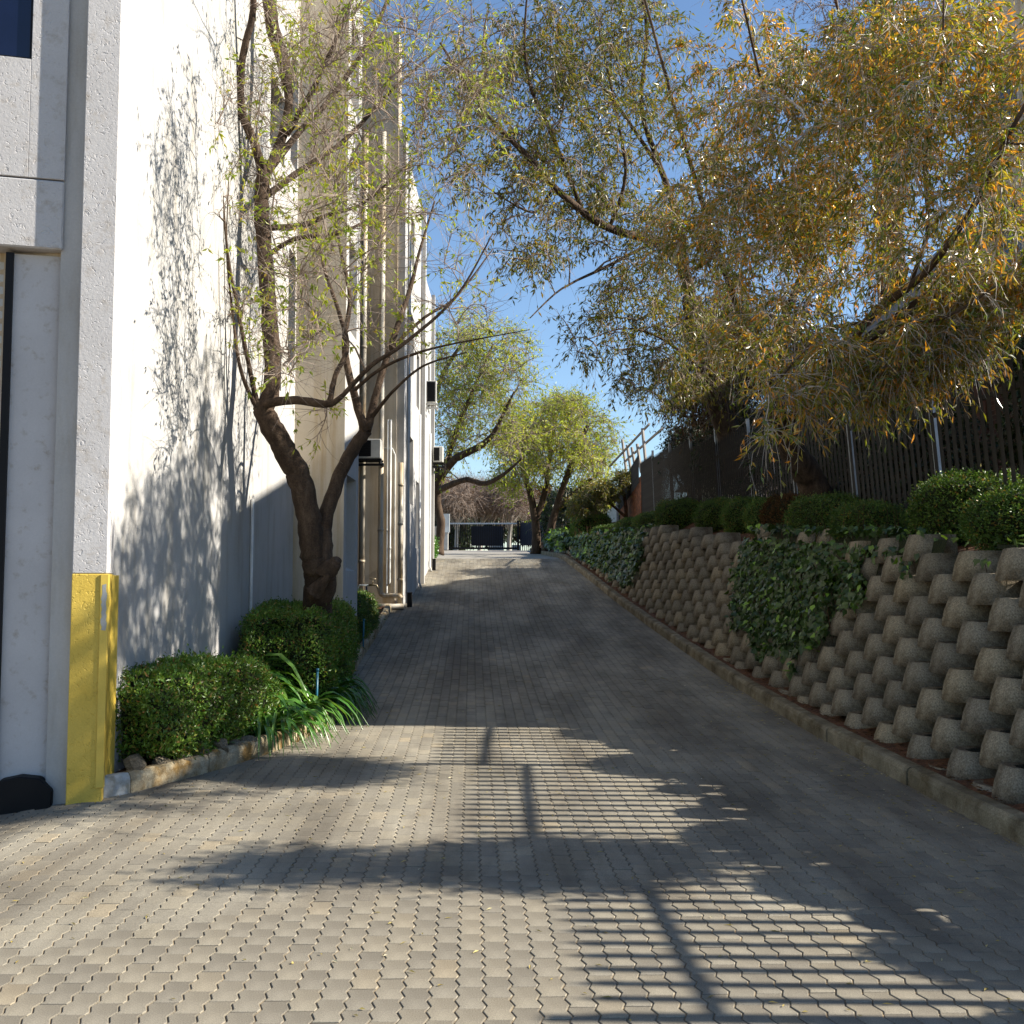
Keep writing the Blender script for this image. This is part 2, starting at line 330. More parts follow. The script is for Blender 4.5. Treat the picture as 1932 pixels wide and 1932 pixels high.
for m_, (a, b) in ((mn, (Vn, Fn)), (mf, (Vf, Ff))):
    VV, FF = bulk(a, b, cells[m_], dz[m_], tx[m_], ty[m_], tz[m_])
    o = ob('paving', mesh_np('paving', VV, FF, M['paver']), road); o['kind'] = 'stuff'

# ------------------------------------------------------------------ kerbs
def kerb_run(name, label, pts, side, w=.13, h=.15, L=1.0, mat=None, first=None, zf=G2):
    root = thing(name, label, 'kerb'); root['kind'] = 'structure'; del root['category']
    pts = np.array(pts, float); seg = np.linalg.norm(np.diff(pts, axis=0), axis=1); cum = np.concatenate([[0], np.cumsum(seg)])
    s = 0; idx = 0
    while s < cum[-1]-.15:
        e = min(s+(.27 if first and idx == 0 else L*random.uniform(.92, 1.05)), cum[-1]); m = MB()
        prof = [(0, -.08), (0, h*.72), (.012, h*.9), (.035, h), (w-.01, h), (w, h-.012), (w, -.08)]
        rings = []
        jz = random.uniform(-.006, .006); jx = random.uniform(-.006, .006)
        for q in np.linspace(s+.006, e-.006, 6):
            x = np.interp(q, cum, pts[:, 0]); y = np.interp(q, cum, pts[:, 1])
            x2 = np.interp(min(q+.1, cum[-1]), cum, pts[:, 0])-np.interp(max(q-.1, 0), cum, pts[:, 0]); y2 = np.interp(min(q+.1, cum[-1]), cum, pts[:, 1])-np.interp(max(q-.1, 0), cum, pts[:, 1])
            t = np.array([x2, y2]); t /= np.linalg.norm(t); nrm = np.array([t[1], -t[0]])*side
            z = float(G(y))
            rings.append([(x+nrm[0]*(a+jx), y+nrm[1]*(a+jx), z+b+jz+(random.uniform(-.004, .004) if b > .05 else 0)) for a, b in prof])
        n = len(prof); vs = [p for r in rings for p in r]; fs = []
        for i in range(len(rings)-1):
            for k in range(n-1): fs.append((i*n+k, (i+1)*n+k, (i+1)*n+k+1, i*n+k+1))
        fs.append(tuple(range(n))); fs.append(tuple((len(rings)-1)*n+k for k in reversed(range(n))))
        m.add(vs, fs); mm = mat
        if first and idx == 0: mm = first
        m.obj('kerb_stone', mm, root); s = e; idx += 1
    return root
ky = np.arange(1, 75, .5)
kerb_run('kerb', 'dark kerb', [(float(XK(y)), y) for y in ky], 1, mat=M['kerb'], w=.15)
lk = [(-3.2, 8.38), (-3.0, 8.62), (-2.6, 9.45), (-2.34, 10.1), (-2.1, 11.2), (-1.97, 12.1), (-1.95, 12.6), (-2.02, 13.2), (-2.16, 14.2), (-2.29, 15.3), (-2.4, 17.5), (-2.5, 20), (-2.62, 23.2)]
lks = []
_p = np.array(lk); _c = np.concatenate([[0], np.cumsum(np.linalg.norm(np.diff(_p, axis=0), axis=1))])
for q in np.linspace(0, _c[-1], 90): lks.append((np.interp(q, _c, _p[:, 0]), np.interp(q, _c, _p[:, 1])))
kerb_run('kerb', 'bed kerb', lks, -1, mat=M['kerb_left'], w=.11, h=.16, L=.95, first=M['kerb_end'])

# planting bed on the left
V = []; 
for y in np.arange(8.35, 23.6, .3):
    for x in np.linspace(float(XL(y))-.06, -3.75, 6): V.append((x, y, float(G(y))+.10+random.uniform(-.015, .02)))
n = 6; m = len(V)//6
i = (np.arange(m-1)[:, None]*n+np.arange(n-1)[None]).ravel()
o = ob('planting_bed', mesh_np('planting_bed', V, np.stack([i, i+1, i+n+1, i+n], 1), M['soil'], True)); o['kind'] = 'structure'
# earth bank behind the right kerb: foot, steep back of the block wall, terrace
def bank_xs(y):
    k = float(XK(y)); h = max(float(T(y)-G(y)), .3)
    f = max(float(XF(y)), k+1.2+.3*h); return [k+.10, k+.3, k+.62, k+.62+.15*h, k+.62+.29*h, k+.9+.3*h, f-.15, f+3.5, f+15, f+60]
def bank_z(x, y, j):
    g0, t0 = float(G(y)), float(T(y)); h = t0-g0
    return [g0+.10, g0+.13+.02*math.sin(y*7), g0+.18, g0+.18+.5*(h-.18), t0-.06, t0, float(TF(y))-.03, float(TF(y))+.1, t0+.3, t0+1][j]
o = ob('earth_bank', strip_grid('earth_bank', np.concatenate([np.arange(-6, 3, 1), np.arange(3, 45, .3), np.arange(45, 90, 2)]), bank_xs, bank_z, M['soil'])); o['kind'] = 'structure'

# ------------------------------------------------------------------ block retaining wall
def block_mesh(seed):
    r = random.Random(seed); n = 11; V = []; F = []
    def ring(wd, dp, z, back=.20):
        out = []
        for k in range(n):
            a = math.pi*(k/(n-1)); cx = math.cos(a); sx = math.sin(a)
            ex = math.copysign(abs(cx)**.6, cx)*wd/2; ey = -(abs(sx)**.5)*dp
            out.append((ex*(1+r.uniform(-.01, .01)), ey+back, z+r.uniform(-.003, .003)))
        return out
    V += ring(.44, .42, -.128); V += ring(.446, .425, -.108); V += ring(.42, .40, .02); V += ring(.375, .36, .128); V += ring(.36, .35, .137); V += ring(.25, .27, .128); V += ring(.24, .26, .05)
    for i in range(6):
        for k in range(n-1): F.append((i*n+k, i*n+k+1, (i+1)*n+k+1, (i+1)*n+k))
    F.append(tuple(6*n+k for k in range(n)))
    m = MB(); m.add(V, F); me = m.mesh('block', M['block'], False)
    for i, p in enumerate(me.polygons): p.use_smooth = (n-1) <= i < 3*(n-1)
    return me
bmesh_v = [block_mesh(i) for i in range(4)]
rw = thing('retaining_wall', 'stepped retaining wall of rounded hollow concrete blocks beside the driveway', 'retaining wall')
blocks = []; PITCHB = .80
for k in range(0, 20):
    zc = .05+.2*k
    for j in range(-2, 48):
        y = 4.2+PITCHB*(j+(.5 if k % 2 else 0))
        g0 = float(G(y)); t0 = float(T(y))+.05
        if y < 5 or y > 38: continue
        if y > 29 and zc+.12 < t0-.75: pass
        if zc+.13 < g0+.10 or zc+.14 > t0+.08+.1*math.sin(y*2.1+k): continue
        hgt = zc-.125-g0
        x = float(XK(y))+.44+.29*hgt
        blocks.append((y, x, zc))
for (y, x, zc) in sorted(blocks)[:420]:
    yaw = math.atan(float(XK(y+.5)-XK(y-.5)))
    o = ob('block', random.choice(bmesh_v), None, (x+random.uniform(-.018, .018), y+random.uniform(-.03, .03), zc), (random.uniform(-.02, .02), random.uniform(-.02, .02), R(-90)-yaw+random.uniform(-.05, .05)))
    blocks and None
    o.parent = rw
print('blocks', len(blocks), 'pavers', len(cells))

# ------------------------------------------------------------------ office building on the left
bld = thing('office_building', 'tall white plastered office building with buttresses on the left of the driveway', 'building')
def wall_holes(name, p0, ax, length, z0, z1, holes, mat, depth=.25, back=.35, glassmat=None, nrm=(1, 0), splay=0):
    "vertical wall face from p0 along ax, outward normal nrm; holes = (s0, s1, za, zb)"
    ax = np.array(ax, float); nrm = np.array(nrm, float); m = MB()
    ss = sorted({0, length, *[h[0] for h in holes], *[h[1] for h in holes]}); zs = sorted({z0, z1, *[h[2] for h in holes], *[h[3] for h in holes]})
    pt = lambda s, z, d=0: (p0[0]+ax[0]*s-nrm[0]*d, p0[1]+ax[1]*s-nrm[1]*d, z)
    for i in range(len(ss)-1):
        for k in range(len(zs)-1):
            cs, cz = (ss[i]+ss[i+1])/2, (zs[k]+zs[k+1])/2
            if any(h[0] < cs < h[1] and h[2] < cz < h[3] for h in holes): continue
            m.add([pt(ss[i], zs[k]), pt(ss[i+1], zs[k]), pt(ss[i+1], zs[k+1]), pt(ss[i], zs[k+1])], [(0, 1, 2, 3)])
    for (a, b, c, d) in holes:
        a2, b2, c2, d2 = a+splay*.3, b-splay*.3, c+splay, d-splay*.6
        for q in ([(a, c), (b, c), (b2, c2), (a2, c2)], [(b, c), (b, d), (b2, d2), (b2, c2)], [(b, d), (a, d), (a2, d2), (b2, d2)], [(a, d), (a, c), (a2, c2), (a2, d2)]):
            m.add([pt(*q[0]), pt(*q[1]), pt(q[2][0], q[2][1], depth), pt(q[3][0], q[3][1], depth)], [(0, 1, 2, 3)])
    # returns at both ends and the top
    m.add([pt(0, z0), pt(0, z1), pt(0, z1, back), pt(0, z0, back)], [(0, 1, 2, 3)])
    m.add([pt(length, z0), pt(length, z1), pt(length, z1, back), pt(length, z0, back)], [(0, 1, 2, 3)])
    m.add([pt(0, z1), pt(length, z1), pt(length, z1, back), pt(0, z1, back)], [(0, 1, 2, 3)])
    w = m.obj(name, mat, bld)
    for (a, b, c, d) in holes:
        a2, b2, c2, d2 = a+splay*.3, b-splay*.3, c+splay, d-splay*.6
        fr = MB(); t = .04
        for (s0, s1, za, zb) in ((a2, a2+t, c2, d2), (b2-t, b2, c2, d2), (a2+t, b2-t, c2, c2+t), (a2+t, b2-t, d2-t, d2)):
            q0 = np.array(pt((s0+s1)/2, (za+zb)/2, depth-.01))
            fr.obox(q0, np.array([ax[0], ax[1], 0])*(s1-s0)/2, np.array([nrm[0], nrm[1], 0])*.02, np.array([0, 0, (zb-za)/2]))
        f = fr.obj('window', M['black'], bld)
        gl = MB(); gl.add([pt(a2, c2, depth-.004), pt(b2, c2, depth-.004), pt(b2, d2, depth-.004), pt(a2, d2, depth-.004)], [(0, 1, 2, 3)])
        gl.obj('pane', glassmat or M['glass'], f)
    return w
# side wall of the near bay (sunlit), x = -3.25
wall_holes('side_wall', (-3.25, 8.34), (0, 1), 7.5, -.3, 15.5, [(5.6, 6.5, 4.4, 5.0), (6.9, 7.4, 4.9, 6.6), (6.9, 7.4, 7.9, 9.6), (5.6, 6.5, 7.6, 8.6)], M['white'], depth=.22)
# buttress between near bay and recessed bay
wall_holes('buttress', (-2.5, 15.8), (0, 1), 1.45, -.2, 16, [(.22, 1.2, 1.9, 3.35), (.25, 1.1, 5.6, 7.0), (.25, 1.1, 9.2, 10.6)], M['white'], depth=.4, back=1.4, splay=.18)
m = MB(); m.add([(-3.9, 15.797, -.3), (-2.5, 15.797, -.3), (-2.5, 15.797, 16), (-3.9, 15.797, 16)], [(0, 1, 2, 3)])
m.obj('buttress_shade_face', M['beige'], bld)  # beige sheet carries the shade on the white buttress front
m = MB(); m.box((-3.9, 15.82, 15.6), (-2.52, 17.2, 16.02)); m.obj('buttress_cap', M['white'], bld)
# recessed bay
wall_holes('side_wall', (-3.62, 17.25), (0, 1), 6.7, 0, 14.6, [(1.2, 2.4, 3.2, 4.6), (3.6, 4.8, 3.2, 4.6), (1.2, 2.4, 6.8, 8.2), (3.6, 4.8, 6.8, 8.2)], M['beige'])
# second buttress, the shade on its front put into the beige
m = MB(); m.box((-4.2, 23.95, .5), (-2.62, 24.6, 14.5)); m.obj('buttress', M['beige'], bld)
m = MB(); m.box((-2.618, 24.0, .5), (-2.45, 24.55, 12.2)); m.obj('pilaster', M['white'], bld)
# far bays
wall_holes('side_wall', (-2.42, 24.62), (0, 1), 3.4, .6, 11.7, [(.4, 1.3, 3.6, 5.2), (.4, 1.3, 6.8, 8.2), (.4, 1.3, 9.4, 10.6), (2.1, 2.9, 2.6, 4.3), (2.1, 2.9, 6.2, 7.6)], M['white'], depth=.35, back=1.5, splay=.12)
wall_holes('side_wall', (-2.40, 28.03), (0, 1), 3.4, 1.2, 10.2, [(.5, 1.1, 3.6, 5.4), (2.1, 2.7, 6.6, 8.0), (.5, 1.1, 6.6, 8.0)], M['white'], depth=.3, back=1.5, splay=.1)
for y, zt in ((27.9, 11.75), (31.25, 10.3)):
    m = MB(); m.box((-2.40, y, 1.0), (-2.30, y+.22, zt)); m.obj('pilaster', M['white'], bld)
# rooms and roofs behind the walls so that nothing is paper thin
m = MB(); m.box((-14, 8.4, -.3), (-3.62, 31.4, 10.1)); m.box((-14, 8.4, 10.1), (-3.62, 24.5, 14.5)); m.obj('building_core', M['beige'], bld)
m = MB(); m.box((-3.9, 24.6, .6), (-3.0, 31.38, 10.05)); m.box((-3.6, 31.40, .9), (-2.38, 31.6, 10.2)); m.obj('end_wall', M['white'], bld)

# angled street facade with the corner pier
FA = R(14); fe = np.array([math.cos(FA), math.sin(FA)]); fn = np.array([math.sin(FA), -math.cos(FA)]); FO = np.array([-3.15, 8.30])
def fbox(mb, s0, s1, d0, d1, z0, z1):
    "s leftwards from the corner along the facade, d depth behind the pier front"
    c = FO-fe*(s0+s1)/2-fn*(d0+d1)/2
    mb.obox((c[0], c[1], (z0+z1)/2), (*(fe*(s1-s0)/2), 0), (*(fn*(d1-d0)/2), 0), (0, 0, (z1-z0)/2))
def fobj(name, mat, boxes, parent=bld, bevel=0):
    m = MB()
    for b in boxes: fbox(m, *b)
    return m.obj(name, mat, parent, bevel=bevel)
fobj('corner_pier', M['facade'], [(.0, .255, 0, .42, 1.78, 16)], bevel=.006)
fobj('painted_pier_foot', M['yellow'], [(-.002, .257, -.002, .42, -.3, 1.778)], bevel=.006)
fobj('facade_wall', M['facade_smooth'], [(.257, .78, .21, .5, -.6, 4.32)])
fobj('facade_wall', M['facade_smooth'], [(.257, .41, .21, .5, 4.32, 16)])
fobj('facade_panel', M['facade'], [(.41, 5, .105, .5, 4.35, 4.905)], bevel=.012)
fobj('facade_panel', M['facade'], [(.41, .68, .105, .5, 4.915, 16), (.68, 5, .105, .5, 4.915, 5.88), (.68, 5, .105, .5, 7.6, 16)], bevel=.004)
w = fobj('window', M['black'], [(.68, .70, .13, .22, 5.88, 7.6), (.70, 5, .13, .22, 5.88, 5.90), (.70, 5, .13, .22, 7.58, 7.6)])
fobj('pane', M['navy'], [(.70, 5, .14, .16, 5.90, 7.58)], w)
rd = fobj('roller_door', M['black'], [(.78, .835, .17, .36, -.6, 4.32)])
sm = MB()
prof = [(0, .0), (.018, .02), (.018, .075), (0, .094)]
for i, (d, z) in enumerate(prof):
    for s in (.835, 4.4):
        c = FO-fe*s-fn*(.34-d); sm.v.append((c[0], c[1], z))
for i in range(3): sm.f.append((i*2, i*2+1, i*2+3, i*2+2))
slm = sm.mesh('slat', M['slat'])
for k in range(45): ob('slat', slm, rd, (0, 0, -.2+k*.1))
fobj('door_back', M['black'], [(.835, 4.4, .35, .37, -.6, 4.32)], rd)
# steel corner guard
cg = thing('corner_guard', 'yellow steel angle guard with chipped paint on the pier corner', 'corner guard')
m = MB(); fbox(m, -.014, .045, -.014, -.004, .14, 1.775); m.obj('front_leaf', M['yellow_metal'], cg, bevel=.002)
m = MB(); m.box((-3.244, 8.318, .16), (-3.226, 8.76, 1.77)); m.obj('side_leaf', M['yellow_metal'], cg, bevel=.002)
m = MB(); fbox(m, -.014, -.004, -.004, .06, .14, 1.775); m.obj('corner_leaf', M['yellow_metal'], cg)
m = MB()
zs = np.linspace(1.34, 1.70, 14); c0 = FO-fe*.0+fn*.0155
L_ = []; R_ = []
for z in zs:
    a = -.002+random.uniform(-.006, .006); b = .034+random.uniform(-.008, .004)
    L_.append((*(FO-fe*a+fn*.0155), z)); R_.append((*(FO-fe*b+fn*.0155), z+random.uniform(-.01, .01)))
m.add(L_+R_, [(i, i+1, 14+i+1, 14+i) for i in range(13)]); m.obj('bare_patch', M['grey_paint'], cg)
# black octagonal bumper on the ground at the facade
m = MB(); n = 8; c = FO-fe*.62+fn*(-.08)
oc = [(.225, -.20), (.235, .10), (.14, .21), (-.0, .235), (-.14, .205), (-.235, .08), (-.235, -.20)]
bx = []
for d in (0.0, .14):
    for a, z in oc:
        q = FO-fe*(.60+.0)+fe*a+fn*(-.205+d); bx.append((q[0], q[1], .03+z*.88))
k = len(oc); m.add(bx, [tuple(range(k)), tuple(reversed(range(k, 2*k)))]+[(i, (i+1) % k, k+(i+1) % k, k+i) for i in range(k)])
tag(m.obj('wheel_stop', M['black'], bevel=.01), 'black faceted wheel stop block beside the roller door', 'wheel stop')

# ------------------------------------------------------------------ pipes, air conditioners, tap
def pipe(name, pts, r, mat, collars=()):
    m = MB(); m.tube(pts, r, 12); o = m.obj(name, mat, bld, smooth=True)
    for z in collars:
        mm = MB(); p0 = np.array(pts[0]); mm.tube([(p0[0], p0[1], z-.03), (p0[0], p0[1], z+.03)], r*1.18, 12); mm.obj('collar', mat, o, smooth=True)
    return o
gz = float(G(23.6))
pipe('downpipe', [(-3.33, 23.6, gz+.1), (-3.33, 23.6, 12)], .065, M['pipe'], (2.2, 4.5, 7))
pipe('downpipe', [(-2.93, 23.7, 12), (-2.93, 23.7, gz+.42), (-2.90, 23.68, gz+.33), (-2.82, 23.66, gz+.30), (-2.5, 23.6, gz+.30), (-2.44, 23.6, gz+.24)], .06, M['pipe'], (2.9,))
pipe('drain_pipe', [(-3.2, 23.55, gz+.06), (-2.38, 23.5, gz+.06)], .065, M['pipe'])
pipe('downpipe', [(-2.48, 23.66, gz+.02), (-2.48, 23.66, 4.4)], .055, M['pipe'], (gz+.65, gz+1.9, 3.9))
for k, (x, zb) in enumerate(((-2.80, gz+.34), (-2.735, gz+.6))):
    pipe('conduit', [(x, 23.86, 5.4), (x, 23.86, zb), (x-.02, 23.85, zb-.05)], .022, M['white_pipe'], (2.9-.4*k,))
pipe('conduit', [(-2.64, 23.9, gz+.2), (-2.64, 23.9, 4.6), (-2.70, 23.9, 4.75), (-2.95, 23.9, 4.75)], .018, M['white_pipe'])
pipe('conduit', [(-3.225, 13.2, .3), (-3.225, 13.2, 2.75)], .02, M['white_pipe'], (1.0,))
pipe('conduit', [(-2.38, 28.6, 1.95), (-2.38, 28.6, 6)], .03, M['white_pipe'])
pipe('conduit', [(-2.29, 30.3, 2.05), (-2.34, 30.3, 2.2), (-2.34, 30.3, 6)], .03, M['white_pipe'])
pipe('conduit', [(-2.29, 26.9, 1.6), (-2.34, 26.9, 1.75), (-2.34, 26.9, 6)], .028, M['white_pipe'])
def ac(label, loc, w, d, h, facing, bracket=True):
    "facing: 'y' louvre looks at -y; width along x"
    r = thing('air_conditioner', label, 'air conditioner', loc)
    m = MB(); m.box((-w/2, -d/2, 0), (w/2, d/2, h)); m.obj('casing', M['ac'], r, bevel=.012)
    m = MB()
    if facing == 'y':
        m.box((-w*.46, -d/2-.006, h*.08), (w*.12, -d/2-.0015, h*.92))
        for k in range(9): m.box((-w*.46, -d/2-.014, h*(.12+.085*k)), (w*.12, -d/2-.008, h*(.12+.085*k)+.012))
        m.obj('grille', M['black'], r)
    else:
        m.box((w/2+.001, -d*.42, h*.1), (w/2+.006, d*.2, h*.9)); m.obj('grille', M['black'], r)
        m = MB(); m.box((-w*.42, -d/2-.006, h*.06), (w*.36, -d/2-.0015, h*.94)); m.obj('side_grille', M['black'], r)
    m = MB(); m.box((-w/2-.02, -d/2-.02, -.05), (w/2+.02, -d/2+.02, -.012)); m.box((-w/2-.02, d/2-.04, -.05), (w/2+.02, d/2, -.012))
    m.box((-w/2-.02, -d/2, -.17), (w/2+.06, -d/2+.03, -.12)); m.box((-w/2, -d/2, -.118), (-w/2+.04, d/2+.3, -.052)); m.box((w/2-.04, -d/2, -.118), (w/2, d/2+.3, -.052))
    m.obj('bracket', M['black'] if facing == 'y' else M['ac'], r)
    return r
p = P(692, 866, 23.2); ac('air conditioner on black brackets between the downpipes and the tree', (p[0]+.05, 23.2, p[2]), .55, .36, .42, 'y')
p = P(804, 762, 29.2); ac('upper of two air conditioners high on the far white wall', (-2.22, 29.2, p[2]), .28, .34, .62, 'x')
p = P(826, 872, 31.0); ac('lower air conditioner at the far end of the white wall', (-2.16, 31.1, p[2]), .28, .3, .46, 'y')
tp = thing('garden_tap', 'garden tap on a standpipe with a dark blue cloth below it', 'tap', (-2.94, 20.4, float(G(20.4))))
m = MB(); m.tube([(0, 0, .1), (0, 0, .82), (.03, 0, .86), (.24, 0, .86)], .017, 8); m.obj('standpipe', M['white_pipe'], tp, smooth=True)
m = MB(); m.tube([(.2, -.02, .86), (.30, -.02, .87), (.36, -.02, .86), (.38, -.02, .80)], .018, 8); m.tube([(.28, -.02, .87), (.28, -.02, .98)], .01, 6); m.tube([(.22, -.02, .98), (.34, -.02, .98)], .009, 6); m.obj('tap', M['tap'], tp, smooth=True)
m = MB(); m.tube([(.16, 0, .84), (.17, 0, .55), (.18, 0, .5), (.18, 0, .2), (.18, 0, .05)], [.012, .03, .06, .055, .05], 8); m.obj('cloth', M['blue_dark'], tp, smooth=True)
for lab, x, y, s in (('black bait box at the foot of the downpipes', -2.30, 24.0, .11), ('small black bait box at the far corner of the white wall', -2.24, 30.6, .10)):
    m = MB(); z = float(G(y)); m.box((x-s/2, y-s/2, z-.02), (x+s/2, y+s/2, z+.30)); m.box((x-s/2-.008, y-s/2-.008, z+.301), (x+s/2+.008, y+s/2+.008, z+.325))
    tag(m.obj('bait_box', M['black'], bevel=.006), lab, 'bait box')
for lab, (x, y, z, h) in (('teal irrigation stake among the strap leaved plants', (-2.13, 11.7, .2, .55)), ('teal irrigation stake at the edge of the far hedge', (-2.42, 17.4, .5, .6)),
                          ('teal irrigation stake by the right kerb near the crest, nearer one', (2.15, 32.5, 2.3, .55)), ('teal irrigation stake by the right kerb near the crest, farther one', (2.0, 34.2, 2.5, .5))):
    m = MB(); m.tube([(x, y, z), (x+.01, y, z+h)], .013, 8); m.tube([(x+.01, y, z+h), (x+.01, y, z+h+.03)], .018, 8)
    tag(m.obj('irrigation_stake', M['blue'], smooth=True), lab, 'stake')

# ------------------------------------------------------------------ leaves, twigs, trees
def unit(a): return a/(np.linalg.norm(a, axis=-1, keepdims=True)+1e-9)
def leaf_arrays(pos, d, L, w, nrm=None, shape='lance'):
    n = len(pos); d = unit(d)
    if nrm is None: nrm = rng.normal(size=(n, 3))
    s = unit(np.cross(d, nrm)); up = np.cross(s, d); L = np.broadcast_to(L, (n,))[:, None]; w = np.broadcast_to(w, (n,))[:, None]
    if shape == 'lance':
        V = np.stack([pos, pos+d*L*.42+s*w/2+up*w*.18, pos+d*L-up*L*.10, pos+d*L*.42-s*w/2+up*w*.18], 1).reshape(-1, 3)
        b = np.arange(n)[:, None]*4
        F = np.concatenate([b+[0, 1, 2], b+[0, 2, 3]], 0)
        return V, F
    if shape == 'ivy':
        q = [(0, 0), (.05, .5), (.42, .32), (.5, .52), (.62, .2), (1, 0), (.62, -.2), (.5, -.52), (.42, -.32), (.05, -.5)]
        q = [(0, 0), (-.05, .42), (.35, .55), (.5, .28), (1, 0), (.5, -.28), (.35, -.55), (-.05, -.42)]
        V = np.stack([pos+d*L*a+s*w*b_ - up*L*.12*abs(b_) for a, b_ in q], 1).reshape(-1, 3)
        b = np.arange(n)[:, None]*8; return V, b+np.arange(8)[None]
def twig_arrays(P0, d, L, droop, r, K=4):
    n = len(P0); d = unit(d); t = np.linspace(0, 1, K)
    L = np.broadcast_to(L, (n,))[:, None]; dr = np.broadcast_to(droop, (n,))[:, None]
    wig = rng.normal(0, .06, (n, 3))
    pts = np.stack([P0+d*L*q+np.array([0, 0, -1.])*dr*L*q*q+wig*L*math.sin(q*3.1) for q in t], 1)
    a = unit(np.cross(d, rng.normal(size=(n, 3)))); b = np.cross(d, a); V = []
    for k in range(K):
        rr = np.broadcast_to(r, (n,))[:, None]*(1-.7*t[k])
        for j in range(3):
            q = 2*math.pi*j/3; V.append(pts[:, k]+rr*(math.cos(q)*a+math.sin(q)*b))
    V = np.stack(V, 1).reshape(-1, 3); base = np.arange(n)[:, None]*(3*K); F = []
    for k in range(K-1):
        for j in range(3):
            F.append(base+[k*3+j, k*3+(j+1) % 3, (k+1)*3+(j+1) % 3, (k+1)*3+j])
    return pts, V, np.concatenate(F, 0)
class Batch:
    def __init__(s): s.V = []; s.F = {}; s.n = 0
    def add(s, V, F):
        s.F.setdefault(F.shape[1], []).append(F+s.n); s.V.append(V); s.n += len(V)
    def obj(s, name, mat, parent=None, smooth=False, kind=None):
        if not s.V: return None
        o = ob(name, mesh_np(name, np.concatenate(s.V), [np.concatenate(v) for v in s.F.values()], mat, smooth), parent)
        if kind: o['kind'] = kind
        return o
def spline(pts, n=5):
    pts = np.array(pts, float); out = []
    for i in range(len(pts)-1):
        p0 = pts[max(i-1, 0)]; p1 = pts[i]; p2 = pts[i+1]; p3 = pts[min(i+2, len(pts)-1)]
        for t in np.linspace(0, 1, n, endpoint=False):
            out.append(.5*((2*p1)+(-p0+p2)*t+(2*p0-5*p1+4*p2-p3)*t*t+(-p0+3*p1-3*p2+p3)*t**3))
    out.append(pts[-1]); return np.array(out)
def tree(name, label, cat, base, limbs, clumps, leaf, bark, twig, leaves_per=8, twigs_per=4, twigL=(.25, .5), droop=.35, leafL=.07, leafW=.016,
         group=None, cluster=1, tr=.004, targets=400, spread=1.0, seed=1, clump_up=.0, br=.011, avoid=None, bare=.15, upw=.35, limbk=1.0):
    """limbs: lists of (u, v, D, radius); clumps: (u, v, D, ru, rv, rD, weight) regions the fine branches reach into"""
    global rng
    rng = np.random.default_rng(seed); rnd = random.Random(seed)
    root = thing(name, label, cat, base, 0, group); off = np.array(base, float)
    skel = []; rad = []; mb = MB()
    for li, lb in enumerate(limbs):
        pr = np.array([[*P(u, v, D), r] for u, v, D, r in lb]); sp = spline(pr, 6)
        k = len(sp); sp[:, :3] += (rng.normal(0, 1, (k, 3))*sp[:, 3:4]*.045)
        rr = np.maximum(sp[:, 3]*np.interp(sp[:, 3], [0, .13, .2], [limbk, limbk, 1]), .004)*(1+rng.normal(0, .025, k))
        if li == 0: rr[:3] *= np.array([1.35, 1.18, 1.08])
        mb.tube(sp[:, :3]-off, rr, 12 if pr[0, 3] > .08 else 7)
        skel.append(sp[:, :3]); rad.append(rr)
    trunk = mb.obj('trunk', bark, root, smooth=True)
    SK = np.concatenate(skel); SR = np.concatenate(rad); upper = SR < .105
    SK = SK[upper] if upper.sum() > 8 else SK
    wts = np.array([c[6] for c in clumps], float); wts /= wts.sum()
    tg = []
    for ci in rng.choice(len(clumps), targets, p=wts):
        u, v, D, ru, rv, rD, _ = clumps[ci]
        q = rng.normal(size=3); q /= np.linalg.norm(q); q *= rng.random()**(1/2.2)
        tg.append(P(u+q[0]*ru, v+q[1]*rv, max(D+q[2]*rD, 2)))
    tg = np.array(tg)
    nodes_ = [SK]; allN = SK.copy()
    d0 = np.array([np.min(np.linalg.norm(SK-t, axis=1)) for t in tg]); tg = tg[np.argsort(d0)]
    bb = MB(); ends = []; edirs = []
    cap = np.empty((len(allN)+targets*6, 3)); cap[:len(allN)] = allN; cnt = len(allN)
    for t in tg:
        dd = np.linalg.norm(cap[:cnt]-t, axis=1) + upw*np.maximum(0, cap[:cnt, 2]-t[2])
        s = cap[int(np.argmin(dd))]; v = t-s; L = np.linalg.norm(v)
        if L < .05: continue
        if avoid and avoid(t): continue
        side = rng.normal(size=3); side -= v*np.dot(side, v)/L**2; side *= .10*L
        up = np.array([0, 0, .14*L])
        pts = [s, s+v*.3+side*.7+up*.7, s+v*.62+side+up*.9, s+v*.85+side*.5+up*.5, t]
        r0 = br*min(2.4, .6+L*.9)
        bb.tube([p-off for p in pts], [r0, r0*.85, r0*.65, r0*.5, r0*.35], 4, cap=False)
        for p in pts[1:]: cap[cnt] = p; cnt += 1
        for a, b in zip(pts[1:-1], pts[2:]):
            if avoid and avoid((a+b)/2): continue
            ends.append((a+b)/2); edirs.append(b-a)
        ends.append(t); edirs.append(v)
    bb.obj('branches', twig, root, smooth=True)['kind'] = 'stuff'
    ends = np.array(ends); edirs = unit(np.array(edirs))
    idx = np.repeat(np.arange(len(ends)), twigs_per); nT = len(idx)
    d = unit(edirs[idx]*.7+rng.normal(0, .75*spread, (nT, 3))+np.array([0, 0, clump_up]))
    Ls = rng.uniform(*twigL, nT)
    pts, V, F = twig_arrays(ends[idx], d, Ls, droop*rng.uniform(.5, 1.5, nT), tr)
    B = Batch(); B.add(V-off, F); B.obj('twigs', twig, root, kind='stuff')
    LB = Batch(); K = pts.shape[1]
    fullness = np.clip(rng.normal(1.1, .35, nT), .2, 2)*(rng.random(nT) > bare)
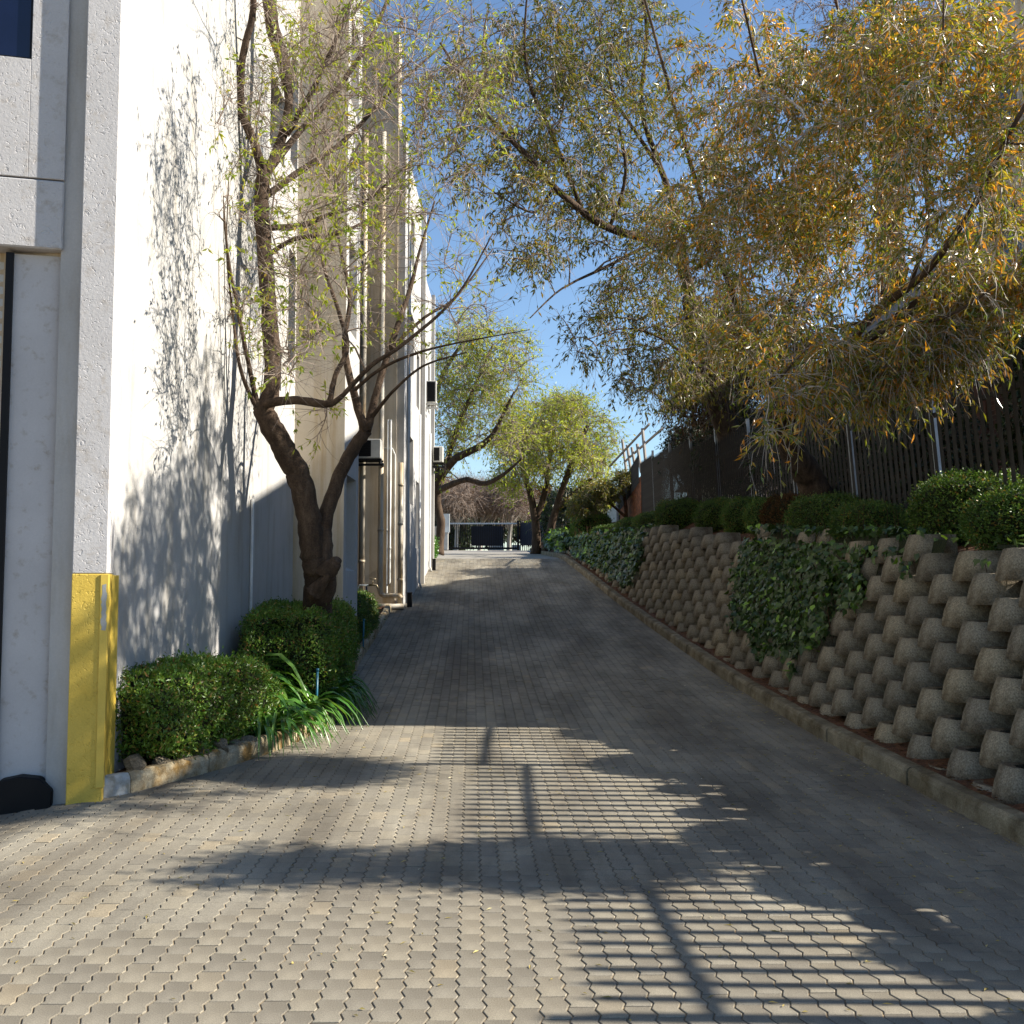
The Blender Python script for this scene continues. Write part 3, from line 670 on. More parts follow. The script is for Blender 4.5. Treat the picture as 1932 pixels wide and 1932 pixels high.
    for q in range(leaves_per):
        t = rng.uniform(.15, 1, nT) if cluster == 1 else np.clip(rng.choice([.35, .7, 1.0], nT)+rng.normal(0, .04, nT), 0, 1)
        keep = rng.random(nT) < fullness*.75
        t = t[keep]; pp = pts[keep]; f = t*(K-1); i0 = np.minimum(f.astype(int), K-2); fr = (f-i0)[:, None]
        r_ = np.arange(len(pp)); a = pp[r_, i0]; b = pp[r_, i0+1]; pos = a+(b-a)*fr
        dirn = unit(b-a)*.5+rng.normal(0, .55, (len(pp), 3))+np.array([0, 0, -.55])
        l = leafL*rng.uniform(.6, 1.25, len(pp))
        V, F = leaf_arrays(pos, dirn, l, leafW*rng.uniform(.7, 1.3, len(pp))); LB.add(V-off, F)
    LB.obj('foliage', leaf, root, kind='stuff')
    return root

def low_over_drive(t):
    g = t[0]-(t[2]-G(t[1]))/.68; y = t[1]
    if y < 5.7: return g > -3.2
    if y < 7.7: return -3.4 < g < -1.9
    if y < 8.5: return g > -.5
    if y < 10.5: return g > -.7 or (-4.3 < g < -2.1 and random.random() < .5)
    return y < 11.8 and g > -2.9
# left tree by the wall
tree('street_tree', 'forked tree with sparse fresh green leaves growing from the hedge by the white wall', 'tree', tuple(P(600, 1235, 12.95)), [
    [(600, 1235, 12.95, .20), (600, 1150, 12.8, .175), (604, 1090, 12.6, .19), (594, 1045, 12.5, .14)],
    [(598, 1080, 12.52, .15), (590, 1040, 12.5, .148), (583, 980, 12.45, .142), (566, 905, 12.4, .14), (540, 855, 12.3, .135), (512, 805, 12.2, .125), (492, 765, 12.15, .115)],
    [(494, 775, 12.15, .105), (512, 735, 12.2, .10), (513, 660, 12.3, .098), (507, 580, 12.35, .094), (500, 480, 12.4, .09), (493, 390, 12.45, .088), (498, 330, 12.5, .085)],
    [(498, 335, 12.5, .06), (480, 270, 12.4, .055), (455, 205, 12.3, .05), (458, 110, 12.2, .045), (478, 20, 12.1, .04), (470, -60, 12, .03)],
    [(500, 335, 12.5, .06), (530, 265, 12.7, .06), (545, 190, 12.8, .055), (532, 110, 12.9, .085), (512, 40, 12.9, .085), (500, -60, 13, .07)],
    [(502, 330, 12.5, .05), (560, 255, 12.8, .04), (620, 190, 13.0, .035), (690, 90, 13.2, .03), (740, -20, 13.4, .02)],
    [(500, 370, 12.5, .045), (570, 320, 12.7, .038), (650, 265, 13, .03), (740, 170, 13.4, .022), (830, 90, 13.8, .012)],
    [(505, 430, 12.4, .04), (570, 425, 12.6, .036), (620, 405, 12.8, .028), (690, 380, 13, .02), (780, 300, 13.3, .012)],
    [(507, 480, 12.4, .03), (560, 450, 12.4, .028), (640, 440, 12.5, .02), (720, 400, 12.7, .012)],
    [(540, 255, 12.7, .045), (590, 170, 12.5, .035), (640, 60, 12.3, .025), (680, -40, 12.2, .018)],
    [(494, 765, 12.1, .05), (520, 758, 12.0, .055), (560, 755, 11.9, .05), (612, 762, 11.8, .045), (640, 752, 11.75, .03), (700, 690, 11.7, .026), (760, 650, 11.7, .022), (860, 560, 11.8, .014), (930, 440, 11.9, .008)],
    [(622, 760, 11.8, .034), (632, 710, 11.8, .03), (655, 655, 11.9, .028), (640, 590, 12, .024), (610, 500, 12.1, .018), (590, 400, 12.2, .01)],
    [(486, 765, 12.1, .035), (470, 690, 12.0, .028), (450, 590, 11.9, .022), (430, 480, 11.8, .016), (418, 350, 11.7, .011), (400, 220, 11.6, .005)],
    [(484, 770, 12.1, .028), (455, 700, 11.9, .022), (440, 600, 11.9, .015), (428, 470, 11.8, .010), (432, 330, 11.7, .004)],
    [(612, 1085, 12.45, .13), (628, 1066, 12.42, .095), (638, 1056, 12.4, .05)],
    [(590, 1120, 12.45, .10), (612, 1095, 12.38, .06), (622, 1082, 12.36, .035)],
    [(606, 1075, 12.5, .12), (612, 1030, 12.55, .10), (614, 980, 12.6, .088), (640, 900, 12.7, .082), (668, 845, 12.8, .08), (692, 812, 12.85, .075)],
    [(690, 815, 12.85, .06), (672, 760, 12.8, .05), (655, 690, 12.8, .045), (650, 640, 12.8, .035), (660, 560, 12.9, .028), (640, 460, 13, .02), (620, 330, 13.1, .012)],
    [(692, 812, 12.85, .06), (708, 750, 13.0, .048), (728, 680, 13.2, .042), (752, 610, 13.4, .038), (775, 540, 13.6, .03), (790, 480, 13.7, .02), (820, 380, 13.9, .012)],
    [(735, 660, 13.2, .028), (800, 600, 13.3, .02), (860, 560, 13.4, .015), (930, 470, 13.6, .008)],
    [(665, 740, 12.8, .026), (720, 695, 12.6, .02), (800, 662, 12.4, .015), (900, 640, 12.2, .009), (1000, 622, 12, .004)],
    [(700, 790, 12.9, .03), (740, 740, 12.7, .02), (800, 690, 12.5, .014), (880, 665, 12.3, .008)]],
    [(430, 300, 12.0, 110, 260, .9, 1.8), (620, -220, 11.3, 260, 180, 1.3, 1.6), (630, 320, 10.2, 130, 320, .8, 3.2), (560, 600, 10.2, 90, 150, .7, 1.6), (700, 60, 10.0, 160, 200, .8, 2.0), (560, 120, 12.6, 150, 190, 1.2, 2.6), (720, 180, 13.1, 160, 190, 1.2, 2.6), (640, 400, 12.7, 150, 160, 1.0, 2.2),
     (790, 380, 13.2, 120, 170, 1.0, 1.8), (880, 150, 13.4, 100, 180, 1.0, 1.4), (760, 610, 12.6, 130, 90, .8, .9), (880, 560, 12.6, 90, 120, .8, .8), (470, 600, 11.9, 60, 130, .5, .5), (640, 790, 12.3, 120, 70, .5, .35)],
    M['leaf_left'], M['bark'], M['twig'], leaves_per=11, twigs_per=3, bare=.80, upw=1.1, twigL=(.22, .66), droop=-.05, leafL=.078, leafW=.023, cluster=2, targets=430, seed=11, tr=.0033, clump_up=.25, br=.009, avoid=low_over_drive)

# right tree, in front of the fence
tree('street_tree', 'large spreading tree with olive and gold narrow leaves leaning over the block wall', 'tree', (4.62, 15.6, 2.3), [
    [(1548, 975, 15.6, .26), (1535, 915, 15.5, .22), (1505, 870, 15.3, .2), (1480, 820, 15, .18), (1460, 760, 14.6, .16)],
    [(1460, 770, 14.6, .14), (1450, 690, 14.2, .12), (1480, 600, 13.6, .10), (1530, 480, 12.8, .08), (1600, 330, 11.6, .06), (1650, 150, 10.8, .04), (1680, -50, 10.2, .03), (1700, -400, 9.8, .02)],
    [(1480, 800, 15, .12), (1560, 715, 12.8, .09), (1640, 600, 10.6, .07), (1740, 520, 9.0, .055), (1830, 400, 8.0, .04), (1900, 260, 7.6, .03), (1990, 100, 7.3, .02)],
    [(1455, 720, 14.3, .09), (1400, 600, 13.4, .07), (1350, 460, 12.6, .055), (1300, 300, 12, .04), (1250, 120, 11.6, .03), (1200, -60, 11.4, .02)],
    [(1600, 655, 11.5, .06), (1640, 640, 9.6, .045), (1700, 610, 9.2, .03), (1780, 600, 8.8, .022), (1880, 540, 8.6, .015)],
    [(1530, 480, 12.8, .05), (1480, 330, 11.6, .035), (1440, 170, 10.6, .025), (1400, 0, 10, .018)],
    [(1900, 270, 7.6, .012), (2100, 300, 7.1, .011), (2330, 480, 6.7, .010), (2480, 650, 6.5, .01)],
    [(1640, 610, 10.2, .045), (1570, 620, 9.8, .03), (1510, 670, 9.6, .02), (1460, 730, 9.4, .012)],
    [(1720, 530, 9.3, .035), (1750, 430, 8.9, .03), (1745, 300, 8.6, .024), (1775, 150, 8.3, .02), (1780, 0, 8.1, .014)]],
    [(1490, 735, 9.6, 75, 60, .5, .55), (1600, 690, 9.4, 120, 75, .6, 1.6), (1730, 650, 9.3, 120, 85, .6, 1.5), (1830, 570, 9.1, 110, 100, .6, 1.2), (1960, 480, 9.0, 110, 130, .6, .8), (1520, 620, 9.8, 110, 70, .6, .9),
     (2400, 680, 6.45, 220, 150, .55, 3.0), (2300, 810, 6.5, 130, 70, .5, 1.0), (2500, 560, 6.3, 150, 150, .4, 1.0),
     (1700, 480, 9.6, 200, 120, 1.3, 1.8), (1500, 430, 10.8, 180, 170, 1.2, 1.7), (1620, 230, 10, 230, 210, 1.4, 2.2), (1830, 260, 8.6, 170, 260, 1.3, 2.0), (1420, 200, 11, 160, 230, 1.0, 1.4), (1330, 420, 12.3, 110, 170, .8, .9), (1440, 620, 11.8, 130, 90, .8, .6),
     (1720, 40, 9.3, 200, 140, 1.3, 1.2), (2050, 60, 7.8, 150, 280, 1.0, .8), (1445, 810, 9.0, 14, 40, .2, .12), (2180, 500, 6.35, 120, 120, .45, 1.0)],
    M['leaf_right'], M['bark'], M['twig_pale'], leaves_per=7, twigs_per=4, twigL=(.16, .44), droop=.4, leafL=.088, leafW=.021, targets=1330, seed=22, br=.0095, tr=.0032, avoid=low_over_drive, bare=.15, limbk=.6)

# second right tree, behind the fence, arching over the driveway
tree('street_tree', 'tree behind the dark fence whose branches arch over the driveway', 'tree', (5.0, 23.0, 3.2), [
    [(1395, 900, 23, .3), (1375, 820, 23, .26), (1345, 740, 22.6, .24), (1320, 660, 22.3, .22), (1305, 560, 22, .2)],
    [(1305, 570, 22, .16), (1285, 500, 21.6, .15), (1235, 455, 21, .14), (1150, 430, 20, .12), (1065, 372, 19, .1), (990, 290, 18.2, .08), (930, 230, 17.6, .06), (880, 160, 17, .04), (830, 80, 16.6, .025)],
    [(1300, 560, 22, .15), (1290, 480, 21.6, .12), (1275, 400, 21.2, .11), (1240, 300, 21, .09), (1210, 200, 20.8, .07), (1220, 60, 20.6, .05), (1200, -60, 20.5, .04)],
    [(1100, 400, 19.5, .07), (1040, 250, 19, .06), (1000, 160, 18.6, .05), (990, 60, 18.3, .035), (1000, -60, 18, .02)],
    [(1235, 455, 21, .06), (1150, 500, 20, .05), (1060, 545, 19.2, .03), (1000, 600, 18.6, .015)],
    [(1240, 310, 21, .07), (1150, 180, 20.4, .05), (1060, 80, 20, .035), (1000, -20, 19.6, .02)],
    [(1330, 700, 22.4, .06), (1250, 640, 21.4, .045), (1180, 620, 20.8, .03), (1110, 640, 20.2, .015)],
    [(1150, 430, 20, .06), (1180, 330, 19.5, .05), (1160, 200, 19, .035), (1130, 60, 18.7, .02)],
    [(1040, 360, 19, .05), (1010, 400, 18.5, .035), (960, 380, 18, .025), (900, 340, 17.5, .012)]],
    [(1230, 560, 21, 130, 110, 1.6, 1.9), (1150, 400, 20, 150, 130, 1.5, 1.8), (1000, 330, 18.6, 130, 120, 1.2, 1.5), (1050, 150, 19.2, 190, 180, 1.6, 3.2), (880, 180, 17.2, 110, 190, 1.0, 1.4), (1150, 60, 19.6, 160, 120, 1.4, 1.6), (1230, 250, 21, 150, 260, 1.6, 1.6),
     (1260, 700, 21.4, 120, 70, 1.0, 1.3), (1130, 620, 20.4, 90, 90, .8, .45), (1340, 620, 22.5, 100, 200, 1.2, 1.6), (1000, 470, 18.8, 90, 60, .8, .45)],
    M['leaf_dark'], M['bark'], M['twig'], leaves_per=6, twigs_per=3, bare=.22, limbk=.65, twigL=(.28, .65), droop=.4, leafL=.13, leafW=.032, targets=680, seed=33, br=.016, tr=.0045)
tree('street_tree', 'brown leaved tree hanging behind the fence near the brick wall', 'tree', (6.2, 27, 3.4), [
    [(1420, 900, 27, .2), (1400, 820, 27, .18), (1380, 700, 26.6, .15), (1370, 560, 26.4, .1)],
    [(1395, 780, 27, .1), (1340, 700, 26, .07), (1290, 690, 25.4, .04)], [(1380, 700, 26.6, .1), (1430, 620, 26, .07), (1500, 560, 25.6, .04)]],
    [(1340, 740, 26, 90, 70, 1.2, 1.5), (1350, 620, 26, 80, 110, 1.2, 1.2), (1450, 700, 26, 120, 120, 1.5, 1.2), (1530, 640, 25, 120, 140, 1.5, 1)],
    M['leaf_brown'], M['bark_dark'], M['twig'], leaves_per=9, twigs_per=5, twigL=(.3, .7), droop=.6, leafL=.11, leafW=.03, targets=260, seed=34, br=.016, tr=.005)
# tall bare-trunked tree far right
tree('street_tree', 'tall dark trunk clad in creeper rising behind the gold canopy', 'tree', (8.6, 25, 3.2), [
    [(1690, 900, 24.5, .38), (1685, 600, 24.5, .34), (1672, 300, 24.5, .3), (1668, 100, 24.5, .28), (1665, -150, 24.5, .22)],
    [(1672, 250, 24.5, .08), (1730, 120, 24, .05), (1790, 20, 23.5, .03)], [(1672, 200, 24.5, .08), (1610, 100, 24, .05), (1570, -20, 23.5, .03)]],
    [(1675, 300, 24.4, 35, 420, .5, 2), (1760, 60, 23.6, 110, 110, 1.5, 1.2), (1580, 60, 23.6, 90, 110, 1.5, .8)],
    M['leaf_brown'], M['bark_dark'], M['twig'], leaves_per=4, twigs_per=4, twigL=(.3, .7), droop=.2, leafL=.09, leafW=.02, targets=240, seed=35, br=.014)
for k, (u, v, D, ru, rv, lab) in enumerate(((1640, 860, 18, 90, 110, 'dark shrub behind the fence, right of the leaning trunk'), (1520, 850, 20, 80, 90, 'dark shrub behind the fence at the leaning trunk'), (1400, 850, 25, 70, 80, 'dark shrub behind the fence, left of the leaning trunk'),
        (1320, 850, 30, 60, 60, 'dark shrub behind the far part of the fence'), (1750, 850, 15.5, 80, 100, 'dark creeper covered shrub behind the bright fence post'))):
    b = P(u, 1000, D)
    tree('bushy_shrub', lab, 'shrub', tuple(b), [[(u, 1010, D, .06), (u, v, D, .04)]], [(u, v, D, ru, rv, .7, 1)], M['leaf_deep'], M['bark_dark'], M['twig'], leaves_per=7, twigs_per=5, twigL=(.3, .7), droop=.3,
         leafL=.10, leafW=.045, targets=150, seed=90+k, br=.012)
# trees by the gate
tree('street_tree', 'pale trunked tree beyond the end of the white wall, its limbs reaching over the drive', 'tree', (-2.9, 42, 2.8), [
    [(826, 1045, 42, .2), (832, 990, 42, .17), (824, 940, 42, .16), (830, 890, 41.8, .15)],
    [(828, 925, 42, .14), (850, 915, 41, .12), (880, 905, 40.4, .11), (915, 912, 40, .10), (950, 895, 39.4, .07), (985, 865, 39, .03)],
    [(830, 900, 42, .18), (860, 865, 41, .15), (900, 845, 40.5, .13), (930, 820, 40, .1), (950, 780, 39.8, .07), (970, 740, 39.6, .04)],
    [(826, 900, 42, .18), (810, 820, 42, .14), (830, 720, 42, .1), (870, 650, 42, .06)],
    [(840, 880, 42, .12), (870, 790, 41.5, .1), (900, 720, 41.2, .06), (930, 650, 41, .04)]],
    [(890, 760, 41.5, 90, 100, 3, 2), (860, 680, 42, 70, 90, 3, 1.2), (960, 700, 41, 70, 80, 2.5, 1), (960, 820, 40, 60, 60, 2, .8), (860, 850, 41.6, 50, 60, 1.5, .5), (930, 630, 41, 80, 50, 2, .5)],
    M['leaf_far'], M['bark'], M['twig'], leaves_per=7, twigs_per=3, bare=.4, twigL=(.5, 1.1), droop=.1, leafL=.15, leafW=.05, targets=330, seed=51, br=.018, tr=.007)
tree('street_tree', 'round crowned yellow green tree in front of the gate fence', 'tree', (1.3, 48, 3.0), [
    [(1012, 1045, 48, .22), (1010, 985, 48, .18), (1000, 930, 48, .14), (985, 880, 48, .08)],
    [(1030, 1045, 47.5, .22), (1042, 985, 47.5, .17), (1062, 920, 47.3, .14), (1085, 860, 47, .14), (1110, 800, 47, .08)],
    [(1010, 985, 48, .16), (1030, 920, 48, .13), (1040, 840, 48, .09), (1050, 780, 48, .05)],
    [(1050, 960, 47.4, .12), (1090, 925, 47, .09), (1130, 890, 46.5, .05)]],
    [(1050, 830, 47.5, 105, 85, 3.5, 2.6), (990, 850, 48, 70, 70, 3, 1.3), (1115, 850, 47, 55, 80, 3, 1.2), (1060, 770, 47.5, 70, 35, 3, 1), (1130, 930, 46.6, 40, 40, 2, .4), (960, 900, 48, 50, 40, 2, .5)],
    M['leaf_far'], M['bark'], M['twig'], leaves_per=7, twigs_per=4, bare=.3, twigL=(.5, 1.1), droop=.15, leafL=.16, leafW=.055, targets=360, seed=52, br=.02, tr=.007)
for k, (u, v, D, lab) in enumerate(((905, 985, 95, 'bare pinkish tree behind the gate, in the middle'), (860, 975, 90, 'bare pale tree behind the left end of the gate'), (960, 985, 92, 'bare grey tree behind the right end of the gate'))):
    b = P(u, 1040, D)
    tree('bare_tree', lab, 'tree', tuple(b), [
        [(u, 1045, D, .2), (u+4, 985, D, .16), (u+14, 950, D, .12), (u+20, 930, D, .06)], [(u+2, 1000, D, .14), (u-18, 960, D, .1), (u-28, 935, D, .06)], [(u+3, 990, D, .12), (u+30, 955, D, .09), (u+42, 935, D, .05)]],
        [(u, 940, D, 48, 32, 4, 1)], M['leaf_brown'], M['wood_white'], M['twig'], leaves_per=2, twigs_per=6, twigL=(.9, 2), droop=.1, leafL=.16, leafW=.05, targets=130, seed=60+k, br=.035, tr=.014)
for k, (u, v, ru, rv, D, matn, lab, h) in enumerate((
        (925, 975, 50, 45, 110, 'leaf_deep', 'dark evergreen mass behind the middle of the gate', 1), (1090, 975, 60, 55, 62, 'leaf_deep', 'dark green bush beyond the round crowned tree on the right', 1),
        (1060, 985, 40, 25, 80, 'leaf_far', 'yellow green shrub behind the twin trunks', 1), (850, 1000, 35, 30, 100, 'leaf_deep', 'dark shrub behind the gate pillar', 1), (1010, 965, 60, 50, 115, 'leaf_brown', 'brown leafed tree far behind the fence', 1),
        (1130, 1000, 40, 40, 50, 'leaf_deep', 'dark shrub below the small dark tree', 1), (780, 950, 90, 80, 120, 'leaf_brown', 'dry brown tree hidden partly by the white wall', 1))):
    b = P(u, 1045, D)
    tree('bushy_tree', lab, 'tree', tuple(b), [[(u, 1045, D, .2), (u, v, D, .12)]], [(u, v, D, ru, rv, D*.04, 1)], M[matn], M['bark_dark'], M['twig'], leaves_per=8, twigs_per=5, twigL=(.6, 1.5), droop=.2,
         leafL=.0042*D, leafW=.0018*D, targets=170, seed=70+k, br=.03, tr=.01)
tree('street_tree', 'small dark leaved tree in front of the red brick wall', 'tree', tuple(P(1180, 985, 36)), [
    [(1182, 1000, 36, .07), (1180, 950, 36, .06), (1172, 915, 36, .05), (1160, 890, 36, .03)], [(1180, 975, 36, .05), (1150, 950, 36, .04), (1120, 935, 36, .03)]],
    [(1140, 930, 36, 32, 20, 1, 2), (1105, 955, 36, 30, 28, 1, 1), (1172, 905, 36, 14, 14, .7, .5)], M['leaf_dark'], M['bark_dark'], M['twig'], leaves_per=9, twigs_per=4, twigL=(.2, .5), droop=.2, leafL=.1, leafW=.035, targets=110, seed=81)
# dark glossy shrub at the right edge
tree('shrub', 'dark round leaved shrub at the right edge by the window behind the fence', 'shrub', (6.6, 13.2, 2.4), [
    [(1990, 960, 13.2, .05), (1980, 800, 13.2, .04), (1970, 680, 13.2, .03)]], [(1950, 780, 13.2, 55, 130, .4, 1), (1925, 640, 13.2, 40, 60, .4, .5)],
    M['leaf_deep'], M['bark_dark'], M['twig'], leaves_per=9, twigs_per=4, twigL=(.12, .3), droop=.2, leafL=.08, leafW=.045, targets=110, seed=82, br=.009)

# ------------------------------------------------------------------ hedges, ivy, strap leaved plants
def hedge_mesh(name, sx, sy, sz, n, matl, pw=.62, ll=.036, seed=3, bumpy=.05, bx=.55):
    global rng
    rng = np.random.default_rng(seed)
    def surf(d, k=1.0):
        q = np.sign(d)*np.abs(d)**pw; q = q/np.max(np.abs(q), axis=1, keepdims=True)**bx
        q = q/np.maximum(1, np.linalg.norm(q, axis=1, keepdims=True)/1.28)
        w = 1+bumpy*np.sin(d[:, 0:1]*7+seed)+bumpy*np.sin(d[:, 1:2]*9+d[:, 2:3]*6+seed*2)+bumpy*.6*np.sin(d[:, 0:1]*17+d[:, 2:3]*13)
        return q*w*k*np.array([sx, sy, sz])/2+np.array([0, 0, sz/2])
    bm = bmesh.new(); bmesh.ops.create_icosphere(bm, subdivisions=5, radius=1); me = bpy.data.meshes.new('dark_core')
    vs = surf(unit(np.array([v.co[:] for v in bm.verts]))); tri = np.array([[v.index for v in f.verts] for f in bm.faces])
    a, b, c = vs[tri[:, 0]], vs[tri[:, 1]], vs[tri[:, 2]]; nn = np.cross(b-a, c-a); ar = np.linalg.norm(nn, axis=1); nn = unit(nn)
    nn *= np.sign(np.sum(nn*((a+b+c)/3-np.array([0, 0, sz/2])), axis=1, keepdims=True))
    pk = rng.choice(len(tri), n, p=ar/ar.sum()); r1, r2 = np.sqrt(rng.random((n, 1))), rng.random((n, 1))
    pos = a[pk]*(1-r1)+b[pk]*r1*(1-r2)+c[pk]*r1*r2; d = nn[pk]
    pos = pos-d*(rng.random((n, 1))**1.6*.08-.018); lump = .028*np.sin(pos[:, 0:1]*21+seed)*np.sin(pos[:, 1:2]*17)*np.sin(pos[:, 2:3]*19); pos = pos+d*lump+rng.normal(0, .008, pos.shape)
    pos += d*np.abs(rng.normal(0, .022, (n, 1)))*(rng.random((n, 1)) < .25)+d*np.abs(rng.normal(0, .045, (n, 1)))*(rng.random((n, 1)) < .05)
    dirn = d*.55+rng.normal(0, .7, (n, 3))+np.array([0, 0, .35])
    V, F = leaf_arrays(pos, dirn, ll*rng.uniform(.6, 1.5, n), ll*.55*rng.uniform(.7, 1.3, n), nrm=d+rng.normal(0, .6, (n, 3)))
    lm = mesh_np(name, V, F, matl)
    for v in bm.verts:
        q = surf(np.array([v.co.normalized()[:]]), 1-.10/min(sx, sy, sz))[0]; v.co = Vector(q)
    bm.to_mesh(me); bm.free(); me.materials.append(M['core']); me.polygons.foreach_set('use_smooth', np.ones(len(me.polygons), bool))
    return lm, me
def hedge(name, label, cat, loc, meshes, rz=0, sc=(1, 1, 1), group=None):
    r = thing(name, label, cat, loc, rz, group); r.scale = sc
    o = ob('foliage', meshes[0], r); o['kind'] = 'stuff'
    ob('dark_core', meshes[1], r); return r  # solid dark blob, the shade inside the hedge as colour
hedge('hedge', 'clipped sunlit hedge nearest the yellow pier, above the pale kerb', 'hedge', (-2.93, 9.85, .24), hedge_mesh('hf', .74, 2.2, .72, 24000, M['hedge'], seed=4), rz=R(-12))
hedge('hedge', 'clipped hedge around the foot of the forked tree', 'hedge', (-2.72, 14.15, .33), hedge_mesh('hf', 1.16, 4.6, 1.08, 46000, M['hedge'], seed=5, bx=.42), rz=R(5))
hedge('hedge', 'darker hedge behind the forked tree, beside the downpipes', 'hedge', (-2.92, 18.6, .72), hedge_mesh('hf', .9, 3.2, .78, 20000, M['hedge_dark'], seed=6))
ballA = hedge_mesh('hf', 1, 1, .8, 13000, M['hedge_dark'], pw=1, ll=.032, seed=8, bumpy=.035, bx=.15)
ballB = hedge_mesh('hf', 1, 1, .8, 13000, M['hedge_dark'], pw=.9, ll=.032, seed=9, bumpy=.045, bx=.25)
ballC = hedge_mesh('hf', 1, 1, .8, 12000, M['leaf_brown'], pw=1, ll=.032, seed=10, bumpy=.05, bx=.15)
balls = [(1945, 9.6, 1.05, .8, 'rounded bush at the far right edge above the block wall', 0), (1832, 11.3, 1.1, .98, 'sunlit topped rounded bush above the block wall, second from the right edge', 1),
         (1640, 13.1, .85, .66, 'rounded bush left of the bare stretch of fence posts', 0), (1565, 15.0, 1.0, .8, 'broad rounded bush at the foot of the leaning trunk', 1), (1490, 16.8, .8, .85, 'browned rounded bush left of the leaning trunk', 2),
         (1455, 17.9, .8, .8, 'rounded bush left of the browned one', 0), (1412, 19.5, .85, .85, 'rounded bush over the pale stretch of blocks, right one', 1), (1360, 21.6, .95, .9, 'rounded bush over the pale stretch of blocks, middle one', 0),
         (1287, 25.0, 1.15, .95, 'rounded bush over the pale stretch of blocks, left one', 1), (1240, 27.4, 1.1, .75, 'rounded bush below the brick wall, right one', 0), (1205, 29.6, 1.1, .68, 'rounded bush below the brick wall, left one', 1),
         (1175, 31.6, 1.1, .6, 'rounded bush in the hedge line near the crest, nearer one', 0), (1150, 33.4, 1.1, .6, 'rounded bush in the hedge line near the crest, farther one', 1)]
for k_, (yy, ww, hh, lb) in enumerate(((4.0, .75, .62, 'fourth'), (4.9, .7, .55, 'third'), (6.0, .8, .40, 'second'), (7.15, .8, .45, 'first'))):
    balls.append((966+2009*4.55/yy, yy, ww, hh, 'rounded bush above the blocks just outside the right edge, %s towards the viewer' % lb, k_ % 2))
for u, D, w, h, lab, k in balls:
    x = (u-966)/2009*D; hedge('rounded_bush', lab, 'bush', (x, D, float(T(D))-.06), (ballA, ballB, ballC)[k], rz=random.uniform(0, 6), sc=(w, w*1.05, h), group='rounded bushes along the fence')
hedge('hedge', 'square clipped hedge at the crest beside the drive, right of the gate', 'hedge', (2.75, 37.2, float(G(37))+.25), hedge_mesh('hf', 1.3, 3.4, 1.15, 15000, M['hedge'], seed=12, ll=.05))
hedge('hedge', 'low green shrub at the end of the white wall', 'hedge', (-2.72, 33.8, float(G(33.8))), hedge_mesh('hf', .55, 2.2, .7, 5000, M['strap'], seed=13, ll=.07))

def ivy(label, rects, density, L, seed, parent_name='ivy'):
    global rng
    rng = np.random.default_rng(seed); root = thing('ivy', label, 'ivy'); B = Batch(); SB = Batch()
    for (ya, yb, fa, fb, thick) in rects:
        n = int(abs(yb-ya)*2.1*(fb-fa)*density)
        y = rng.uniform(ya, yb, n); f = rng.uniform(fa, fb, n)
        edge = .35*np.sin(y*3.1)+.2*np.sin(y*7.7+1)
        keep = (f > fa+.10*np.abs(np.sin(y*2.3+1))) & (y > ya+.25*np.sin(f*9)+.1) & (y < yb+.3*np.sin(f*7+2)-.1)
        y, f = y[keep], f[keep]; g0 = G(y); h = T(y)-g0
        z = g0+.12+f*h; x = XK(y)+.44+.29*(f*h)-.16-thick*rng.random(len(y))*np.sin(np.clip(f, 0, 1)*2.6)
        top = f > .93; x = np.where(top, x+rng.uniform(0, .6, len(y)), x); z = np.where(top, T(y)+.08+rng.uniform(0, .1, len(y)), z)
        pos = np.stack([x, y, z], 1)
        nr = np.stack([-np.ones(len(y)), -.35*np.ones(len(y)), .35*np.ones(len(y))], 1); nr[top] = (0, 0, 1); nr = nr+rng.normal(0, .38, nr.shape)
        dirn = rng.normal(0, .55, (len(y), 3))+np.array([-.2, -.1, -.8])
        V, F = leaf_arrays(pos, dirn, L*rng.uniform(.5, 1.3, len(y)), L*.85*rng.uniform(.6, 1.2, len(y)), nrm=nr, shape='ivy'); B.add(V, F)
        P0 = pos[::14]; pts, V, F = twig_arrays(P0+[.06, 0, 0], rng.normal(0, 1, (len(P0), 3))*[.1, .5, 1], .4, .2, .004); SB.add(V, F)
    B.obj('foliage', M['ivy'], root, kind='stuff'); SB.obj('stems', M['bark_dark'], root, kind='stuff')
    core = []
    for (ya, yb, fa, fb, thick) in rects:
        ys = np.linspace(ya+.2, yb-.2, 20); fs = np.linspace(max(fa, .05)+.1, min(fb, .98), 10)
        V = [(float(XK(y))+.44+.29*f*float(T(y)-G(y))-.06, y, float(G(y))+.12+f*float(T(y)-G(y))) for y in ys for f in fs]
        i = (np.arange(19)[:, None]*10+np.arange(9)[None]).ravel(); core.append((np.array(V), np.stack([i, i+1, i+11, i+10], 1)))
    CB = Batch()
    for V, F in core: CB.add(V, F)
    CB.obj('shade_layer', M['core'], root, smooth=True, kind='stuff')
    return root
ivy('dense dark ivy cascading over the middle of the block wall', [(12.2, 16.6, .22, 1.08, .22), (11.4, 12.6, .55, 1.1, .14), (12.8, 15.5, .1, .35, .1)], 520, .095, 91)
ivy('trailing ivy strands with bright young leaves at the top of the near blocks', [(9.9, 11.7, .78, 1.1, .10), (8.2, 9.3, .86, 1.08, .08)], 170, .085, 92)
ivy('ivy covering the far low stretch of wall up to the crest', [(24.2, 33.2, .1, 1.02, .2)], 260, .14, 93)
ivy('ivy ground cover beyond the crest under the twin trunks', [(34, 48, .2, 1.02, .3)], 60, .2, 94)

